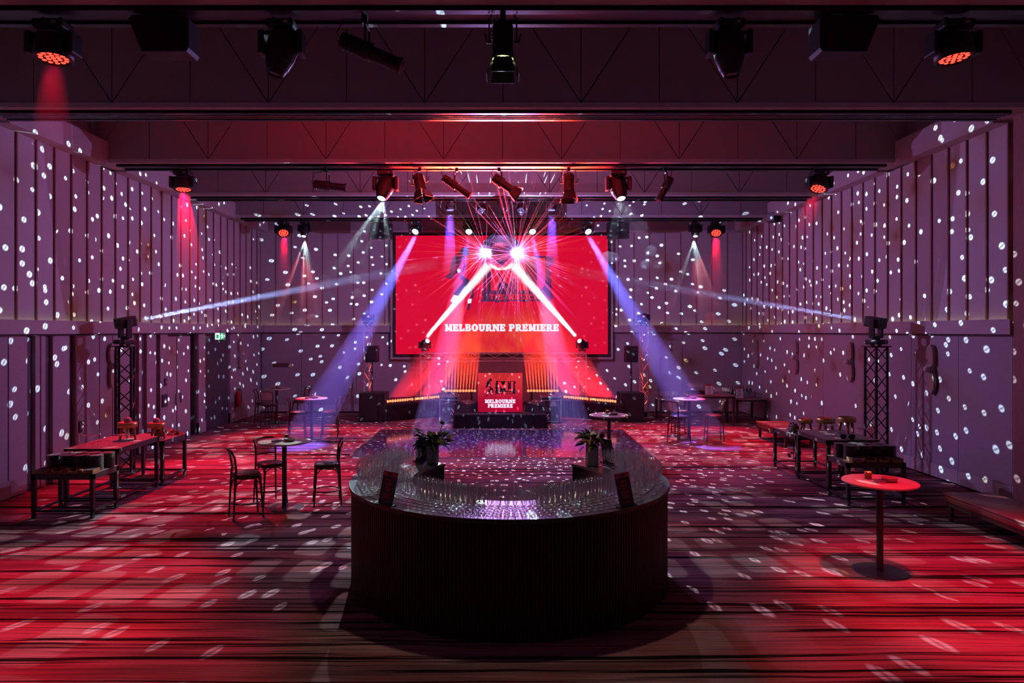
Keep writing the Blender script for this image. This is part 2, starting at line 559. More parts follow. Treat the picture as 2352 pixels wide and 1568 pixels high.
Z_L0, Z_L1 = 2.71, 2.94              # fascia under the upper panels
Z_P1 = 6.10                          # top of the upper panels
PW = 0.49
def side_wall(side):
    s = -1 if side == 'left' else 1
    y_end = 10.76 if s > 0 else YF
    w = struct(MB().box(s * (XW + .3), YF, 0, s * (XW + .12), YB + .2, ZC).build('wall_' + side, M_LOWER))
    y0 = 11.45 + PW * (0 if s < 0 else 0)
    k0 = -2 if s < 0 else -1
    n = int((YB - y0) / PW)
    pm = fm = None
    for k in range(k0, n + 1):
        ya, yb = y0 + k * PW, min(y0 + (k + 1) * PW, YB)
        if s > 0:
            ya = max(ya, y_end)
        pn = MB().box(s * XW, ya + .02, Z_L1, s * (XW + .1), yb - .02, Z_P1).build('upper_panel', M_PANEL, w)
        MB().box(s * (XW - .028), ya - .014, Z_L1, s * (XW + .1), ya + .014, Z_P1).build('batten', M_FIN, w)
    if s < 0:
        MB().box(s * XW, YF, Z_L1, s * (XW + .1), y0 + k0 * PW - .02, Z_P1).build('upper_panel', M_PANEL, w)
    # bulkhead above the panels, wall behind it
    b = MB()
    for a0, a1 in ((10.95, 13.68), (14.35, 16.98), (17.67, 20.23), (20.9, YB)):
        b.box(s * (XW - .27), a0, Z_P1, s * (XW + .12), a1, Z_P1 + .45)
    struct(b.build('trim_1' if s < 0 else 'trim_2', M_FASCIA))
    # fascia with the cove light on its ledge
    t = struct(MB().box(s * (XW - .14), y_end, Z_L0, s * (XW - .09), YB, Z_L1 + .012).build('trim_3' if s < 0 else 'trim_4', M_FASCIA))
    MB().box(s * (XW - .09), y_end, Z_L0, s * (XW + .1), YB, Z_L1 - .05).build('ledge', M_FASCIA, t)
    MB().box(s * (XW - .075), y_end, Z_L1 - .05, s * (XW - .035), YB, Z_L1 - .03).build('light_strip', M_COVE, t)
    MB().box(s * (XW - .09), y_end, Z_L0 - .03, s * (XW + .05), YB, Z_L0).build('shadow_gap', M_DARKWALL, t)
    return w
W_LEFT = side_wall('left')
W_RIGHT = side_wall('right')
# pier that ends the panelled part of the right wall
struct(MB().box(XW - .10, 10.34, 0, XW + .3, 10.74, ZC).build('trim_5', M_FIN))

# far wall
wb = struct(MB().box(-XW - .4, YB + .1, 0, XW + .4, YB + .2, ZC).build('wall_back', M_LOWER))
nb = 31
pwb = 2 * XW / nb
for k in range(nb):
    x0 = -XW + k * pwb
    MB().box(x0 + .014, YB, Z_L1, x0 + pwb - .014, YB + .1, Z_P1 - .02).build('upper_panel', M_PANEL, wb)
    MB().box(x0 - .012, YB - .012, Z_L1, x0 + .012, YB + .1, Z_P1 - .02).build('batten', M_FIN, wb)
t = struct(MB().box(-XW, YB - .14, Z_L0, XW, YB - .09, Z_L1 + .012).build('trim_6', M_FASCIA))
MB().box(-XW, YB - .09, Z_L0, XW, YB + .1, Z_L1 - .05).build('ledge', M_FASCIA, t)
MB().box(-XW, YB - .075, Z_L1 - .05, XW, YB - .035, Z_L1 - .03).build('light_strip', M_COVE, t)
MB().box(-XW, YB - .09, Z_L0 - .03, XW, YB + .05, Z_L0).build('shadow_gap', M_DARKWALL, t)
struct(MB().box(-XW, YB - .02, Z_P1 - .02, XW, YB + .1, Z_P1 + .05).build('trim_7', M_FASCIA))
struct(MB().box(-XW, YB - .0, Z_P1 + .05, XW, YB + .1, ZC).build('trim_8', M_BEAMFACE))
xs = [-8.1, -6.75, -4.9, -2.9, 2.9, 4.4, 6.1, 8.1]
for a, b in zip(xs, xs[1:]):
    MB().box(a + .006, YB - .03, .30, b - .006, YB + .1, Z_L0 - .03).build('lower_panel', M_LOWER, wb)
struct(MB().box(-8.1, YB - .045, .05, 8.1, YB + .1, .295).build('baseboard_back', M_FASCIA))

# ceiling beams with their acoustic faces and lighting tracks
BEAM_Y = [6.95, 10.3, 13.68, 17.0, 20.25]
Z_B = 6.13
for bi, by in enumerate(BEAM_Y):
    b = struct(MB().box(-XW - .1, by + .03, Z_B + .01, XW + .1, by + .64, ZC).build('beam', M_FASCIA))
    MB().box(-XW + (.27 if bi > 1 else 0), by - .02, Z_B, XW - (.27 if bi > 1 else 0), by + .1, Z_B + .075).build('flange', M_FASCIA, b)
    if bi:
        MB().box(-XW, by + .026, Z_B + .078, XW, by + .032, 7.62).build('backing', M_BLACK, b)
        zb, zt, pw2, dz = Z_B + .08, 7.62, 1.18, 0.654
        gap = .007
        for j in range(-4, 5):
            xa = -1.16 + 2 * pw2 * j
            for sg in (-1, 1):
                top = dz * (zt - zb)
                tri = [(xa + sg * gap, zb + gap * 2.5), (xa + sg * gap, zt), (xa + sg * (top - gap), zt)]
                quad = [(xa + sg * 2.2 * gap, zb), (xa + sg * (top + gap), zt), (xa + sg * (pw2 - gap), zt), (xa + sg * (pw2 - gap), zb)]
                for poly in (tri, quad):
                    poly = [(max(-XW, min(XW, x)), z) for x, z in poly]
                    if max(x for x, z in poly) - min(x for x, z in poly) < .05:
                        continue
                    if sg > 0:
                        poly = poly[::-1]
                    MB().wallpoly(poly, by, by + .025).build('acoustic_panel', M_BEAMFACE, b)
    xe = XW - .36
    tr = MB()
    for o0, o1 in ((.12, .20), (.44, .52)):
        tr.box(-xe, by + o0, Z_B - .045, xe, by + o1, Z_B + .01)
    tr.box(-xe, by + .12, Z_B - .02, xe, by + .52, Z_B + .008)
    tr.build('track', M_TRACK, b)
    if bi == 1:
        MB().cyl((-xe, by + .27, Z_B - .035), (xe, by + .27, Z_B - .035), .014, 8).cyl((-xe, by + .36, Z_B - .035), (xe, by + .36, Z_B - .035), .014, 8).build('rail', M_RAIL, b)
# ------------------------------------------------------------------ haze bodies added in the shape of the light beams
def haze_mat(name, density, g=0.0, length=0.0, power=1.0):
    """Scattering haze; with a length it thins out along the beam, measured from the object's origin."""
    key = '%s_%.2f_%.2f_%.2f' % (name, density, g, length)
    if key in MATS:
        return MATS[key]
    m = bpy.data.materials.new(key.replace('.', '_'))
    m.use_nodes = True
    nt = m.node_tree
    nt.nodes.clear()
    q = NG(nt)
    o = q.node('ShaderNodeOutputMaterial')
    v = q.node('ShaderNodeVolumeScatter')
    v.inputs['Density'].default_value = density
    v.inputs['Anisotropy'].default_value = g
    if name == 'ray_haze':
        v.inputs['Color'].default_value = (0.26, 0.48, 1.0, 1)  # blue tint put in to keep the rays from looking red
    if length:
        d = q.vm('LENGTH', q.node('ShaderNodeTexCoord').outputs['Object'], None, 1)
        t = q.m('SUBTRACT', 1.0, q.m('DIVIDE', d, length), clamp=True)
        q.put(v.inputs['Density'], q.m('MULTIPLY', q.m('POWER', t, power), density))
    nt.links.new(v.outputs[0], o.inputs['Volume'])
    MATS[key] = m
    return m

def haze_object(mb, name, label, density, g=0.0, origin=(0, 0, 0), length=0.0, power=1.0):
    mb.xf(Matrix.Translation(-Vector(origin)))
    o = mb.build(name, haze_mat(name, density, g, length, power), None, origin)
    o['kind'] = 'stuff'
    o['label'] = label
    o['category'] = 'haze'
    return o

HAZE_SAYS = {'red_haze': 'thin haze lit red under a hanging wash light', 'blue_haze': 'thin haze lit blue along a slanting light beam',
             'white_haze': 'bright haze in the white beam running to the mirror ball', 'pale_haze': 'pale haze streaks shaped as beams under a moving head spotlight'}
groups = {}
for name, p, tg, ln, r0, deg, dens, g in HAZES:
    d = (tg - p).normalized()
    r1 = r0 + ln * math.tan(math.radians(deg / 2))
    key = (name, dens, tuple(p), ln)
    mb = groups.setdefault(key, MB())
    mb.cyl(p + d * 0.03, p + d * ln, r0, 20 if name != 'pale_haze' else 8, r1)
for (name, dens, p, ln), mb in groups.items():
    fade = ln if name in ('red_haze', 'pale_haze') or ln < 2 else 0.0
    haze_object(mb, name, HAZE_SAYS[name], dens, 0.0, p, fade, 1.3)

# haze shaped as the red battens' beams: one narrow sheet above every lamp cell
for bi, (a, b, tg) in enumerate(BATTENS):
    mb = MB()
    n = 11
    mid = (a + b) / 2
    d = (tg - mid).normalized()
    u = (b - a) / n
    w = d.cross(u).normalized() * 0.035
    for k in range(n):
        c = a + u * (k + 0.5) + d * 0.06
        rows = []
        for t, f in ((0, .10), (0.5, .20), (1.1, .34), (1.8, .46), (4.2, .485)):
            q = c + d * t
            h = u * f
            ww = w * (1 + t * .4)
            rows.append((q - h - ww, q + h - ww, q + h + ww, q - h + ww))
        vs = [v for r in rows for v in r]
        fs = [(3, 2, 1, 0), tuple(range(len(vs) - 4, len(vs)))]
        for r in range(len(rows) - 1):
            for e in range(4):
                fs.append((r * 4 + e, r * 4 + (e + 1) % 4, r * 4 + 4 + (e + 1) % 4, r * 4 + 4 + e))
        mb.add(vs, fs)
    haze_object(mb, 'batten_beam_haze', 'red lit haze shaped as the striped light sheet of a stage batten', 0.10, 0.0, mid, 4.4, 1.0)

# thin haze tubes shaped as light rays around the mirror ball's two lit flanks
for fi, (P, n) in enumerate(zip(FLANK, (90, 220))):
    rr = random.Random(40 + fi)
    mb = MB()
    out = (P - BALL).normalized()
    for k in range(n):
        while True:
            d = Vector((rr.gauss(0, 1), rr.gauss(0, .8), rr.gauss(0, 1))).normalized()
            if d.dot(out) > -0.05:
                break
        ln = rr.uniform(1.2, 4.2)
        r1 = 0.004 + ln * rr.uniform(.003, .008)
        mb.tube([P + d * 0.05, P + d * ln * .6, P + d * ln], .01, 5, radii=[.004, r1 * .7, .0006])
    haze_object(mb, 'ray_haze', 'fan of fine haze streaks shaped as light rays around the mirror ball', 4.2, 0.0, P, 4.4, 0.8)
# ------------------------------------------------------------------ shared materials of the furniture
M_DARKWOOD = grain('dark_timber', (0.040, 0.018, 0.015), (0.065, 0.028, 0.022), 14, (8, 8, 1), 0.45, 0.4)
M_BARTOP = mat('grey_bar_top', (0.10, 0.09, 0.125), 0.28, 0.0, 0.6)
M_BLACKGLOSS = mat('black_gloss', (0.012, 0.011, 0.013), 0.28)
M_STEEL = mat('dark_steel', (0.05, 0.045, 0.05), 0.4, 0.5)
M_CHROME = mat('chrome', (0.75, 0.75, 0.78), 0.12, 1.0)
M_ALU = mat('aluminium', (0.62, 0.61, 0.64), 0.38, 0.75)
M_RUBBER = mat('rubber', (0.015, 0.015, 0.016), 0.7)
M_VINYL = mat('brown_vinyl', (0.10, 0.055, 0.05), 0.28, 0.0, 0.6)
M_CANE = grain('woven_cane', (0.42, 0.27, 0.14), (0.52, 0.34, 0.19), 120, (1, 1, 1), 0.6)
M_TABLETOP = grain('oak_table_top', (0.46, 0.33, 0.27), (0.56, 0.42, 0.34), 5, (1.5, 14, 1), 0.5)
M_CERAMIC = mat('grey_ceramic', (0.34, 0.31, 0.29), 0.5)
M_PALECERAMIC = mat('pale_ceramic', (0.55, 0.47, 0.42), 0.55)
M_PAPER = mat('paper', (0.7, 0.68, 0.7), 0.8)
M_PRINTRED = mat('red_print', (0.55, 0.02, 0.03), 0.6)
M_PRINTBLACK = mat('black_print', (0.018, 0.016, 0.020), 0.55)
M_PLATE = mat('plate_stoneware', (0.27, 0.22, 0.20), 0.35)
M_GOLDWOOD = grain('honey_timber', (0.34, 0.17, 0.07), (0.42, 0.22, 0.10), 9, (2, 12, 1), 0.5)

def glass_material():
    m = bpy.data.materials.new('clear_glass')
    m.use_nodes = True
    nt = m.node_tree
    nt.nodes.clear()
    g = NG(nt)
    out = g.node('ShaderNodeOutputMaterial')
    tr = g.node('ShaderNodeBsdfTransparent')
    tr.inputs[0].default_value = (0.994, 0.994, 0.997, 1)
    gl = g.node('ShaderNodeBsdfGlossy')
    gl.inputs['Color'].default_value = (1, 1, 1, 1)
    gl.inputs['Roughness'].default_value = 0.20
    lw = g.node('ShaderNodeLayerWeight')
    lw.inputs['Blend'].default_value = 0.28
    f = g.m('ADD', g.m('MULTIPLY', lw.outputs['Fresnel'], 0.65), 0.03, clamp=True)
    mx = g.node('ShaderNodeMixShader')
    nt.links.new(f, mx.inputs[0])
    nt.links.new(tr.outputs[0], mx.inputs[1])
    nt.links.new(gl.outputs[0], mx.inputs[2])
    df = g.node('ShaderNodeBsdfDiffuse')
    df.inputs[0].default_value = (0.85, 0.85, 0.9, 1)
    m2 = g.node('ShaderNodeMixShader')
    m2.inputs[0].default_value = 0.035
    nt.links.new(mx.outputs[0], m2.inputs[1])
    nt.links.new(df.outputs[0], m2.inputs[2])
    nt.links.new(m2.outputs[0], out.inputs[0])
    return m
M_GLASS = glass_material()

# ------------------------------------------------------------------ round bar
BX, BY, BR, BRI, BH = 0.085, 7.80, 1.78, 1.10, 1.10
A0, A1 = math.radians(136), math.radians(404)
bar = thing('bar_counter', 'big dark ring-shaped bar with ribbed timber front, covered in glassware', 'bar', (BX, BY, 0))
def ring(mb, r0, r1, z0, z1, n=120):
    vs = []
    for i in range(n + 1):
        a = A0 + (A1 - A0) * i / n
        c, s_ = math.cos(a), math.sin(a)
        vs += [(r0 * c, r0 * s_, z0), (r1 * c, r1 * s_, z0), (r1 * c, r1 * s_, z1), (r0 * c, r0 * s_, z1)]
    fs = []
    for i in range(n):
        o, p = i * 4, i * 4 + 4
        for e in range(4):
            fs.append((o + e, o + (e + 1) % 4, p + (e + 1) % 4, p + e))
    fs += [(3, 2, 1, 0), (n * 4, n * 4 + 1, n * 4 + 2, n * 4 + 3)]
    return mb.add(vs, fs)
ring(MB(), BRI, BR - 0.012, BH - 0.03, BH).build('countertop', M_BARTOP, bar)
ring(MB(), BR - 0.012, BR + 0.004, BH - 0.035, BH + 0.004).build('top_edge', M_DARKWOOD, bar)
ring(MB(), BRI + 0.02, BR - 0.035, 0.0, BH - 0.03).build('core', M_BLACKGLOSS, bar)
ring(MB(), BR - 0.10, BR - 0.03, 0.0, 0.05).build('plinth', M_BLACK, bar)
nsl = 232
sl = MB()
wsl = 2 * PI * BR * (A1 - A0) / (2 * PI) / nsl
pts = [(-wsl * .36, -.02), (-wsl * .36, 0.002), (-wsl * .2, .014), (wsl * .2, .014), (wsl * .36, 0.002), (wsl * .36, -.02)]
sl.prism([(y, x) for x, y in pts][::-1], 0.012, BH - 0.036)
sme = None
for i in range(nsl):
    a = A0 + (A1 - A0) * (i + 0.5) / nsl
    if sme is None:
        o = sl.build('slat', M_DARKWOOD, bar)
        sme = o.data
    else:
        o = bpy.data.objects.new('slat', sme)
        col.objects.link(o)
        o.parent = bar
    o.location = ((BR - 0.032) * math.cos(a), (BR - 0.032) * math.sin(a), 0)
    o.rotation_euler = (0, 0, a)

# ------------------------------------------------------------------ glassware
def glass_proto(name, prof, label, cat, group, n=10):
    o = MB().lathe(prof, n).build(name, M_GLASS)
    return tag(o, label, cat, group)
FLUTE = [(0.001, .004), (.033, .003), (.034, .006), (.006, .012), (.004, .03), (.004, .075), (.012, .09), (.023, .12), (.026, .16), (.022, .225)]
WINE = [(0.001, .004), (.037, .003), (.038, .006), (.007, .012), (.004, .03), (.004, .085), (.014, .095), (.036, .125), (.041, .15), (.037, .185), (.031, .212)]
HIGH = [(0.001, .012), (.028, .012), (.030, 0.002), (.033, .15), (.031, .15), (.029, .02)]
TUMB = [(0.001, .010), (.032, .010), (.034, 0.002), (.038, .095), (.036, .095), (.033, .015)]
flute0 = glass_proto('champagne_flute', FLUTE, 'clear champagne flute in the dense rows on the front of the round bar', 'glass', 'champagne flutes on the round bar')
wine0 = glass_proto('wine_glass', WINE, 'clear wine glass in the crowded blocks on the two arms of the round bar', 'glass', 'wine glasses on the round bar')
high0 = glass_proto('highball_glass', HIGH, 'tall straight water glass along the inner rim of the round bar', 'glass', 'tall water glasses on the round bar')
rg = random.Random(11)
used = set()
def put_glass(proto, x, y, z, label=None, group=None):
    if proto.name not in used:
        used.add(proto.name)
        o = proto
    else:
        o = proto.copy()
        col.objects.link(o)
    o.location = (x, y, z)
    o.rotation_euler = (0, 0, rg.uniform(0, 6))
    if label:
        o['label'] = label
        o['group'] = group
    return o
def polar(a, r):
    a = math.radians(a)
    return BX + r * math.cos(a), BY + r * math.sin(a)
CARD_KEEP = [(228.5, 9), (311.0, 9)]
for ri, r in enumerate((1.66, 1.575, 1.49, 1.405, 1.32)):
    n = 42
    for k in range(n):
        a = 216 + (324 - 216) * k / (n - 1)
        if r > 1.6 and any(abs(a - c) < w * .55 for c, w in CARD_KEEP):
            continue
        x, y = polar(a + rg.uniform(-.12, .12), r + rg.uniform(-.006, .006))
        row = ('outermost row along the counter edge', 'second row from the counter edge', 'middle row', 'fourth row from the counter edge', 'innermost flute row')[ri]
        put_glass(flute0, x, y, BH, 'clear champagne flute in the %s on the round bar' % row, 'champagne flutes, %s of the round bar' % row)
for side in (0, 1):
    for ri, r in enumerate((1.67, 1.575, 1.48, 1.385, 1.29)):
        n = 20
        for k in range(n):
            a = 150 + (213 - 150) * k / (n - 1) + (ri % 2) * 1.2
            if a > 213.5:
                continue
            if side:
                a = 540 - a
            x, y = polar(a, r + rg.uniform(-.006, .006))
            w_ = ('door', 'sconce')[side]
            row = ('outermost row', 'second row', 'middle row', 'fourth row', 'innermost row')[ri]
            put_glass(wine0, x, y, BH, 'clear wine glass in the %s on the %s side arm of the round bar' % (row, w_), 'wine glasses, %s, %s side of the round bar' % (row, w_))
    for k in range(15):
        a = 219 + k * 2.7
        if side:
            a = 540 - a
        x, y = polar(a, 1.205)
        w_ = ('door', 'sconce')[side]
        put_glass(high0, x, y, BH, 'tall straight water glass behind the flutes on the %s side of the round bar' % w_, 'water glasses behind the flutes, %s side' % w_)
    for k in range(8):
        a = 222 + k * 4.2
        if side:
            a = 540 - a
        x, y = polar(a, 1.13)
        w_ = ('door', 'sconce')[side]
        put_glass(high0, x, y, BH, 'tall straight water glass on the inner rim, %s side of the round bar' % w_, 'water glasses on the inner rim, %s side' % w_)

# ------------------------------------------------------------------ menu cards
def menu_card(loc, rz, lean, label, w=.20, h=.32, back=False, group=None, pale=False):
    t = thing('menu_card', label, 'card', loc, rz, group)
    M = Matrix.Rotation(-lean, 4, 'X')
    MB().box(-w / 2, -.004, 0, w / 2, .004, h).xf(M).build('board', M_PAPER if pale else M_PRINTBLACK, t)
    MB().box(-w / 2 - .01, -.03, -.0, w / 2 + .01, .05, .012).build('foot', M_BLACK, t)
    if not back:
        MB().box(-w / 2, -.006, h * .86, w / 2, -.0035, h).xf(M).build('header', M_PRINTRED, t)
        m = MB().box(-w * .16, -.0075, h * .89, w * .16, -.0055, h * .965)
        m.xf(M).build('logo_block', M_PRINTBLACK, t)
        rr = random.Random(int(abs(loc[0]) * 100))
        m = MB()
        m.box(-w * .22, -.0055, h * .76, w * .22, -.0035, h * .775)
        m.box(-w * .17, -.0055, h * .72, w * .17, -.0035, h * .745)
        z = .66
        while z > .12:
            ww = rr.uniform(.10, .26)
            m.box(-w * ww, -.0055, h * z, w * ww, -.0035, h * (z + .014))
            z -= .035 if rr.random() < .7 else .075
        o = m.xf(M).build('print_lines', M_PRINTBLACK if pale else M_PRINTRED, t)
        o['kind'] = 'stuff'
    return t
menu_card((BX - 1.20, BY - 1.275, BH), -math.atan2(1.12, 1.34), .25, 'black drinks card with red header standing by the wine glasses near the cane stools')
menu_card((BX + 1.11, BY - 1.33, BH), math.atan2(1.12, 1.34), .25, 'black drinks card with red header on the bar toward the red lit table')
menu_card((BX - 1.12, BY + .98, BH), PI + .85, .2, 'back of a dark drinks card beside the vase of dark leaves', back=True)
menu_card((BX + 1.27, BY + .80, BH), PI - .95, .2, 'back of a dark drinks card beside the vase with the white bloom', back=True)

# ------------------------------------------------------------------ vases with flowers
M_LEAF = grain('dark_leaf', (0.030, 0.052, 0.022), (0.07, 0.10, 0.04), 20, (1, 1, 1), 0.5)
M_LEAF2 = grain('olive_leaf', (0.09, 0.09, 0.035), (0.15, 0.12, 0.05), 20, (1, 1, 1), 0.55)
M_RUST = grain('rust_protea', (0.20, 0.09, 0.04), (0.30, 0.15, 0.07), 20, (1, 1, 1), 0.6)
M_WHITEFLOWER = mat('white_petal', (0.75, 0.72, 0.74), 0.6)
M_YELLOW = mat('yellow_petal', (0.5, 0.33, 0.04), 0.6)
def leaf_mesh(L, w, curl):
    mb = MB()
    n = 6
    vs, fs = [], []
    for i in range(n + 1):
        t = i / n
        hw = w * math.sin(PI * min(1, t * .93 + .07)) ** .8
        x, z = L * t, -curl * L * t * t
        vs += [(x, -hw, z + hw * .25), (x, 0, z), (x, hw, z + hw * .25)]
    for i in range(n):
        o = i * 3
        fs += [(o, o + 3, o + 4, o + 1), (o + 1, o + 4, o + 5, o + 2)]
    return mb.add(vs, fs, True)
def bouquet(t, z0, seed, rad, nleaf, mats, blooms):
    rr = random.Random(seed)
    protos = []
    for i, m in enumerate(mats):
        protos.append(leaf_mesh(rad * (.34 + .08 * i), rad * (.115 + .03 * (i % 2)), .35).mesh('leaf'))
        protos[-1].materials.append(m)
    for k in range(nleaf):
        o = bpy.data.objects.new('leaf', rr.choice(protos))
        col.objects.link(o)
        o.parent = t
        a, e = rr.uniform(0, 2 * PI), rr.uniform(-.35, 1.15)
        r0 = rr.uniform(.03, rad * .70)
        o.location = (r0 * math.cos(a) * math.cos(e * .6), r0 * math.sin(a) * math.cos(e * .6), z0 + rr.uniform(-.02, .11) + r0 * .35 * math.sin(e + .5))
        o.rotation_euler = (rr.uniform(-.5, .5), -e, a)
    st = MB()
    for i in range(7):
        a = i * .9
        st.cyl((0, 0, z0 - .1), (rad * .5 * math.cos(a), rad * .5 * math.sin(a), z0 + .12), .003, 5)
    st.build('stem', M_LEAF, t)
    for x, y, z, r, m in blooms:
        prof = [(r * .15, -r)] + [(r * (1 + .12 * math.sin(5 * q)) * math.sin(PI * q / 7), -r * math.cos(PI * q / 7)) for q in range(1, 7)] + [(r * .1, r * .9)]
        MB().lathe(prof, 10, (x, y, z0 + z)).build('bloom', m, t)
        MB().cyl((x * .3, y * .3, z0 - .02), (x, y, z0 + z - r * .7), .004, 5).build('stem', M_LEAF, t)
v = thing('flower_vase', 'grey ribbed vase of dark broad leaves with one tall dark bud', 'vase', (-.865, 8.585, BH))
MB().lathe([(.001, 0), (.066, 0), (.074, .015), (.077, .12), (.077, .215), (.071, .222), (.068, .21), (.066, .05)], 24).build('vase_body', M_CERAMIC, v)
bouquet(v, .215, 5, .27, 110, [M_LEAF, M_LEAF, M_LEAF2], [(.12, 0, .30, .026, M_LEAF), (.16, .02, .17, .012, M_YELLOW), (-.02, -.1, .1, .014, M_YELLOW), (.2, .03, .09, .03, M_RUST)])
v = thing('flower_vase', 'pale tall vase with a white bloom and rust coloured foliage', 'vase', (1.12, 8.45, BH))
MB().lathe([(.001, 0), (.070, 0), (.079, .02), (.080, .16), (.079, .262), (.073, .268), (.070, .25), (.068, .05)], 24).build('vase_body', M_PALECERAMIC, v)
bouquet(v, .255, 9, .22, 90, [M_LEAF2, M_RUST, M_LEAF], [(.01, -.05, .135, .042, M_WHITEFLOWER), (.055, -.05, .10, .03, M_WHITEFLOWER), (-.05, -.04, .12, .035, M_LEAF2), (.0, 0, .215, .012, M_YELLOW), (.12, 0, .12, .03, M_RUST), (-.11, -.02, .11, .036, M_LEAF)])
# ------------------------------------------------------------------ hanging lights and speakers
M_CASE = mat('black_fixture', (0.016, 0.016, 0.018), 0.45, 0.0, 0.4)
M_CASE2 = mat('grey_fixture_shell', (0.30, 0.28, 0.32), 0.42)
M_LENSRED = mat('red_led', (0.1, 0, 0), 0.4, emit=(1.0, 0.035, 0.02), estr=5.0)
M_LENSBLUE = mat('blue_led', (0, 0, 0.1), 0.4, emit=(0.16, 0.16, 1.0), estr=5.0)
M_LENSPALE = mat('pale_lens', (0.1, 0.1, 0.1), 0.2, emit=(0.72, 0.93, 1.0), estr=5.0)
M_LENSWHITE = mat('white_blue_lens', (0.1, 0.1, 0.1), 0.2, emit=(0.62, 0.66, 1.0), estr=14.0)
M_LENSOFF = mat('dark_lens', (0.02, 0.025, 0.03), 0.1, 0.0, 0.8)
M_LENSLIME = mat('warm_green_glow', (0.1, 0.1, 0.05), 0.4, emit=(0.75, 1.0, 0.35), estr=2.2)
M_REDDOT = mat('red_aperture', (0.1, 0, 0), 0.4, emit=(1.0, 0.03, 0.06), estr=9.0)
M_LABELPALE = mat('pale_label', (0.30, 0.26, 0.27), 0.6)

def turn(d):
    """rotation that takes -Z to d with the yoke axle level"""
    d = Vector(d).normalized()
    return Vector(d).to_track_quat('-Z', 'Y').to_euler()

def base_and_yoke(t, s, pan, drop=.30, arm=.225, hang=True):
    """clamps, base box and U-shaped yoke; the axle is at z = -drop"""
    sg = 1 if hang else -1
    R = Matrix.Rotation(pan, 4, 'Z')
    m = MB()
    for cx in (-.09, .09):
        m.box(cx * s - .018 * s, -.03 * s, sg * -.0, cx * s + .018 * s, .03 * s, sg * -.05 * s)
    m.xf(R).build('clamp', M_STEEL, t)
    m = MB().bbox(-.155 * s, -.12 * s, sg * -.135 * s, .155 * s, .12 * s, sg * -.045 * s, .022 * s)
    m.xf(R).build('base_box', M_CASE, t)
    m = MB().box(.05 * s, -.122 * s, sg * -.105 * s, .10 * s, -.119 * s, sg * -.07 * s)
    m.xf(R).build('display', M_LABELPALE, t)
    y = MB()
    y.cyl((0, 0, sg * -.13 * s), (0, 0, sg * -.165 * s), .085 * s, 16)
    zt, zb = sg * -.16 * s, sg * -(drop + .09) * s
    y.bbox(-arm * s, -.055 * s, min(zt, zt - sg * .045 * s), arm * s, .055 * s, max(zt, zt - sg * .045 * s), .015 * s)
    for q in (-1, 1):
        y.bbox(q * arm * s - .034 * s, -.10 * s, min(zt, zb), q * arm * s + .034 * s, .10 * s, max(zt, zb), .02 * s)
    y.xf(R).build('yoke', M_CASE, t)

def wash_light(name, label, top, s, d, lens_mat, group=None, detail=True, hang=True):
    """moving head with a wide face of many small lenses"""
    pan = math.atan2(-d[0], -d[1]) if abs(d[0]) + abs(d[1]) > .02 else 0
    t = thing(name, label, 'stage light', top, 0, group)
    base_and_yoke(t, s, 0, .30, .215, hang)
    h = MB().lathe([(.001, .165 * s), (.10 * s, .16 * s), (.150 * s, .13 * s), (.178 * s, .05 * s), (.186 * s, -.06 * s), (.182 * s, -.125 * s), (.165 * s, -.135 * s), (.160 * s, -.118 * s), (.001, -.115 * s)], 28).build('head', M_CASE, t, (0, 0, (-.30 if hang else .30) * s), turn(d))
    MB().lathe([(.120 * s, .155 * s), (.165 * s, .10 * s), (.168 * s, .095 * s), (.125 * s, .150 * s)], 24, a0=.5, a1=PI - .5).build('shell_panel', M_CASE2, h)
    prof = [(.001, -.006 * s), (.016 * s, -.005 * s), (.024 * s, 0.0)]
    lm = MB().lathe(prof, 10).mesh('lens')
    lm.materials.append(lens_mat)
    spots = [(0, 0)]
    for nn, rr in ((6, .058), (12, .117)):
        spots += [(rr * s * math.cos(2 * PI * k / nn + .26), rr * s * math.sin(2 * PI * k / nn + .26)) for k in range(nn)]
    for x, y in spots:
        o = bpy.data.objects.new('lens', lm)
        col.objects.link(o)
        o.parent = h
        o.location = (x, y, -.119 * s)
    return t

def spot_light(name, label, top, s, d, lens_mat, group=None, grey=False, hang=True):
    """moving head with a long barrel that narrows to one lens"""
    t = thing(name, label, 'stage light', top, 0, group)
    base_and_yoke(t, s, 0, .34, .215, hang)
    z = -.34 if hang else .34
    h = MB().lathe([(.001, .23 * s), (.08 * s, .225 * s), (.135 * s, .19 * s), (.17 * s, .09 * s), (.175 * s, 0), (.16 * s, -.12 * s), (.118 * s, -.26 * s), (.095 * s, -.32 * s), (.088 * s, -.325 * s), (.082 * s, -.30 * s), (.001, -.295 * s)], 28).build('head', M_CASE, t, (0, 0, z * s), turn(d))
    MB().lathe([(.177 * s, .05 * s), (.178 * s, -.02 * s), (.165 * s, -.12 * s), (.125 * s, -.25 * s), (.120 * s, -.255 * s), (.15 * s, -.14 * s)], 16, a0=-1.7, a1=.25).build('shell_panel', M_CASE2 if grey else M_CASE, h)
    MB().lathe([(.001, -.312 * s), (.05 * s, -.310 * s), (.082 * s, -.302 * s)], 20).build('lens', lens_mat, h)
    return t

def mini_head(name, label, top, s, d, lens_mat, group=None, hang=True):
    t = thing(name, label, 'stage light', top, 0, group)
    base_and_yoke(t, s, 0, .29, .17, hang)
    h = MB().lathe([(.001, .13 * s), (.09 * s, .12 * s), (.13 * s, .06 * s), (.135 * s, -.06 * s), (.12 * s, -.13 * s), (.10 * s, -.14 * s), (.097 * s, -.125 * s), (.001, -.12 * s)], 20).build('head', M_CASE, t, (0, 0, (-.29 if hang else .29) * s), turn(d))
    MB().lathe([(.001, -.142 * s), (.06 * s, -.138 * s), (.098 * s, -.126 * s)], 16).build('lens', lens_mat, h)
    return t

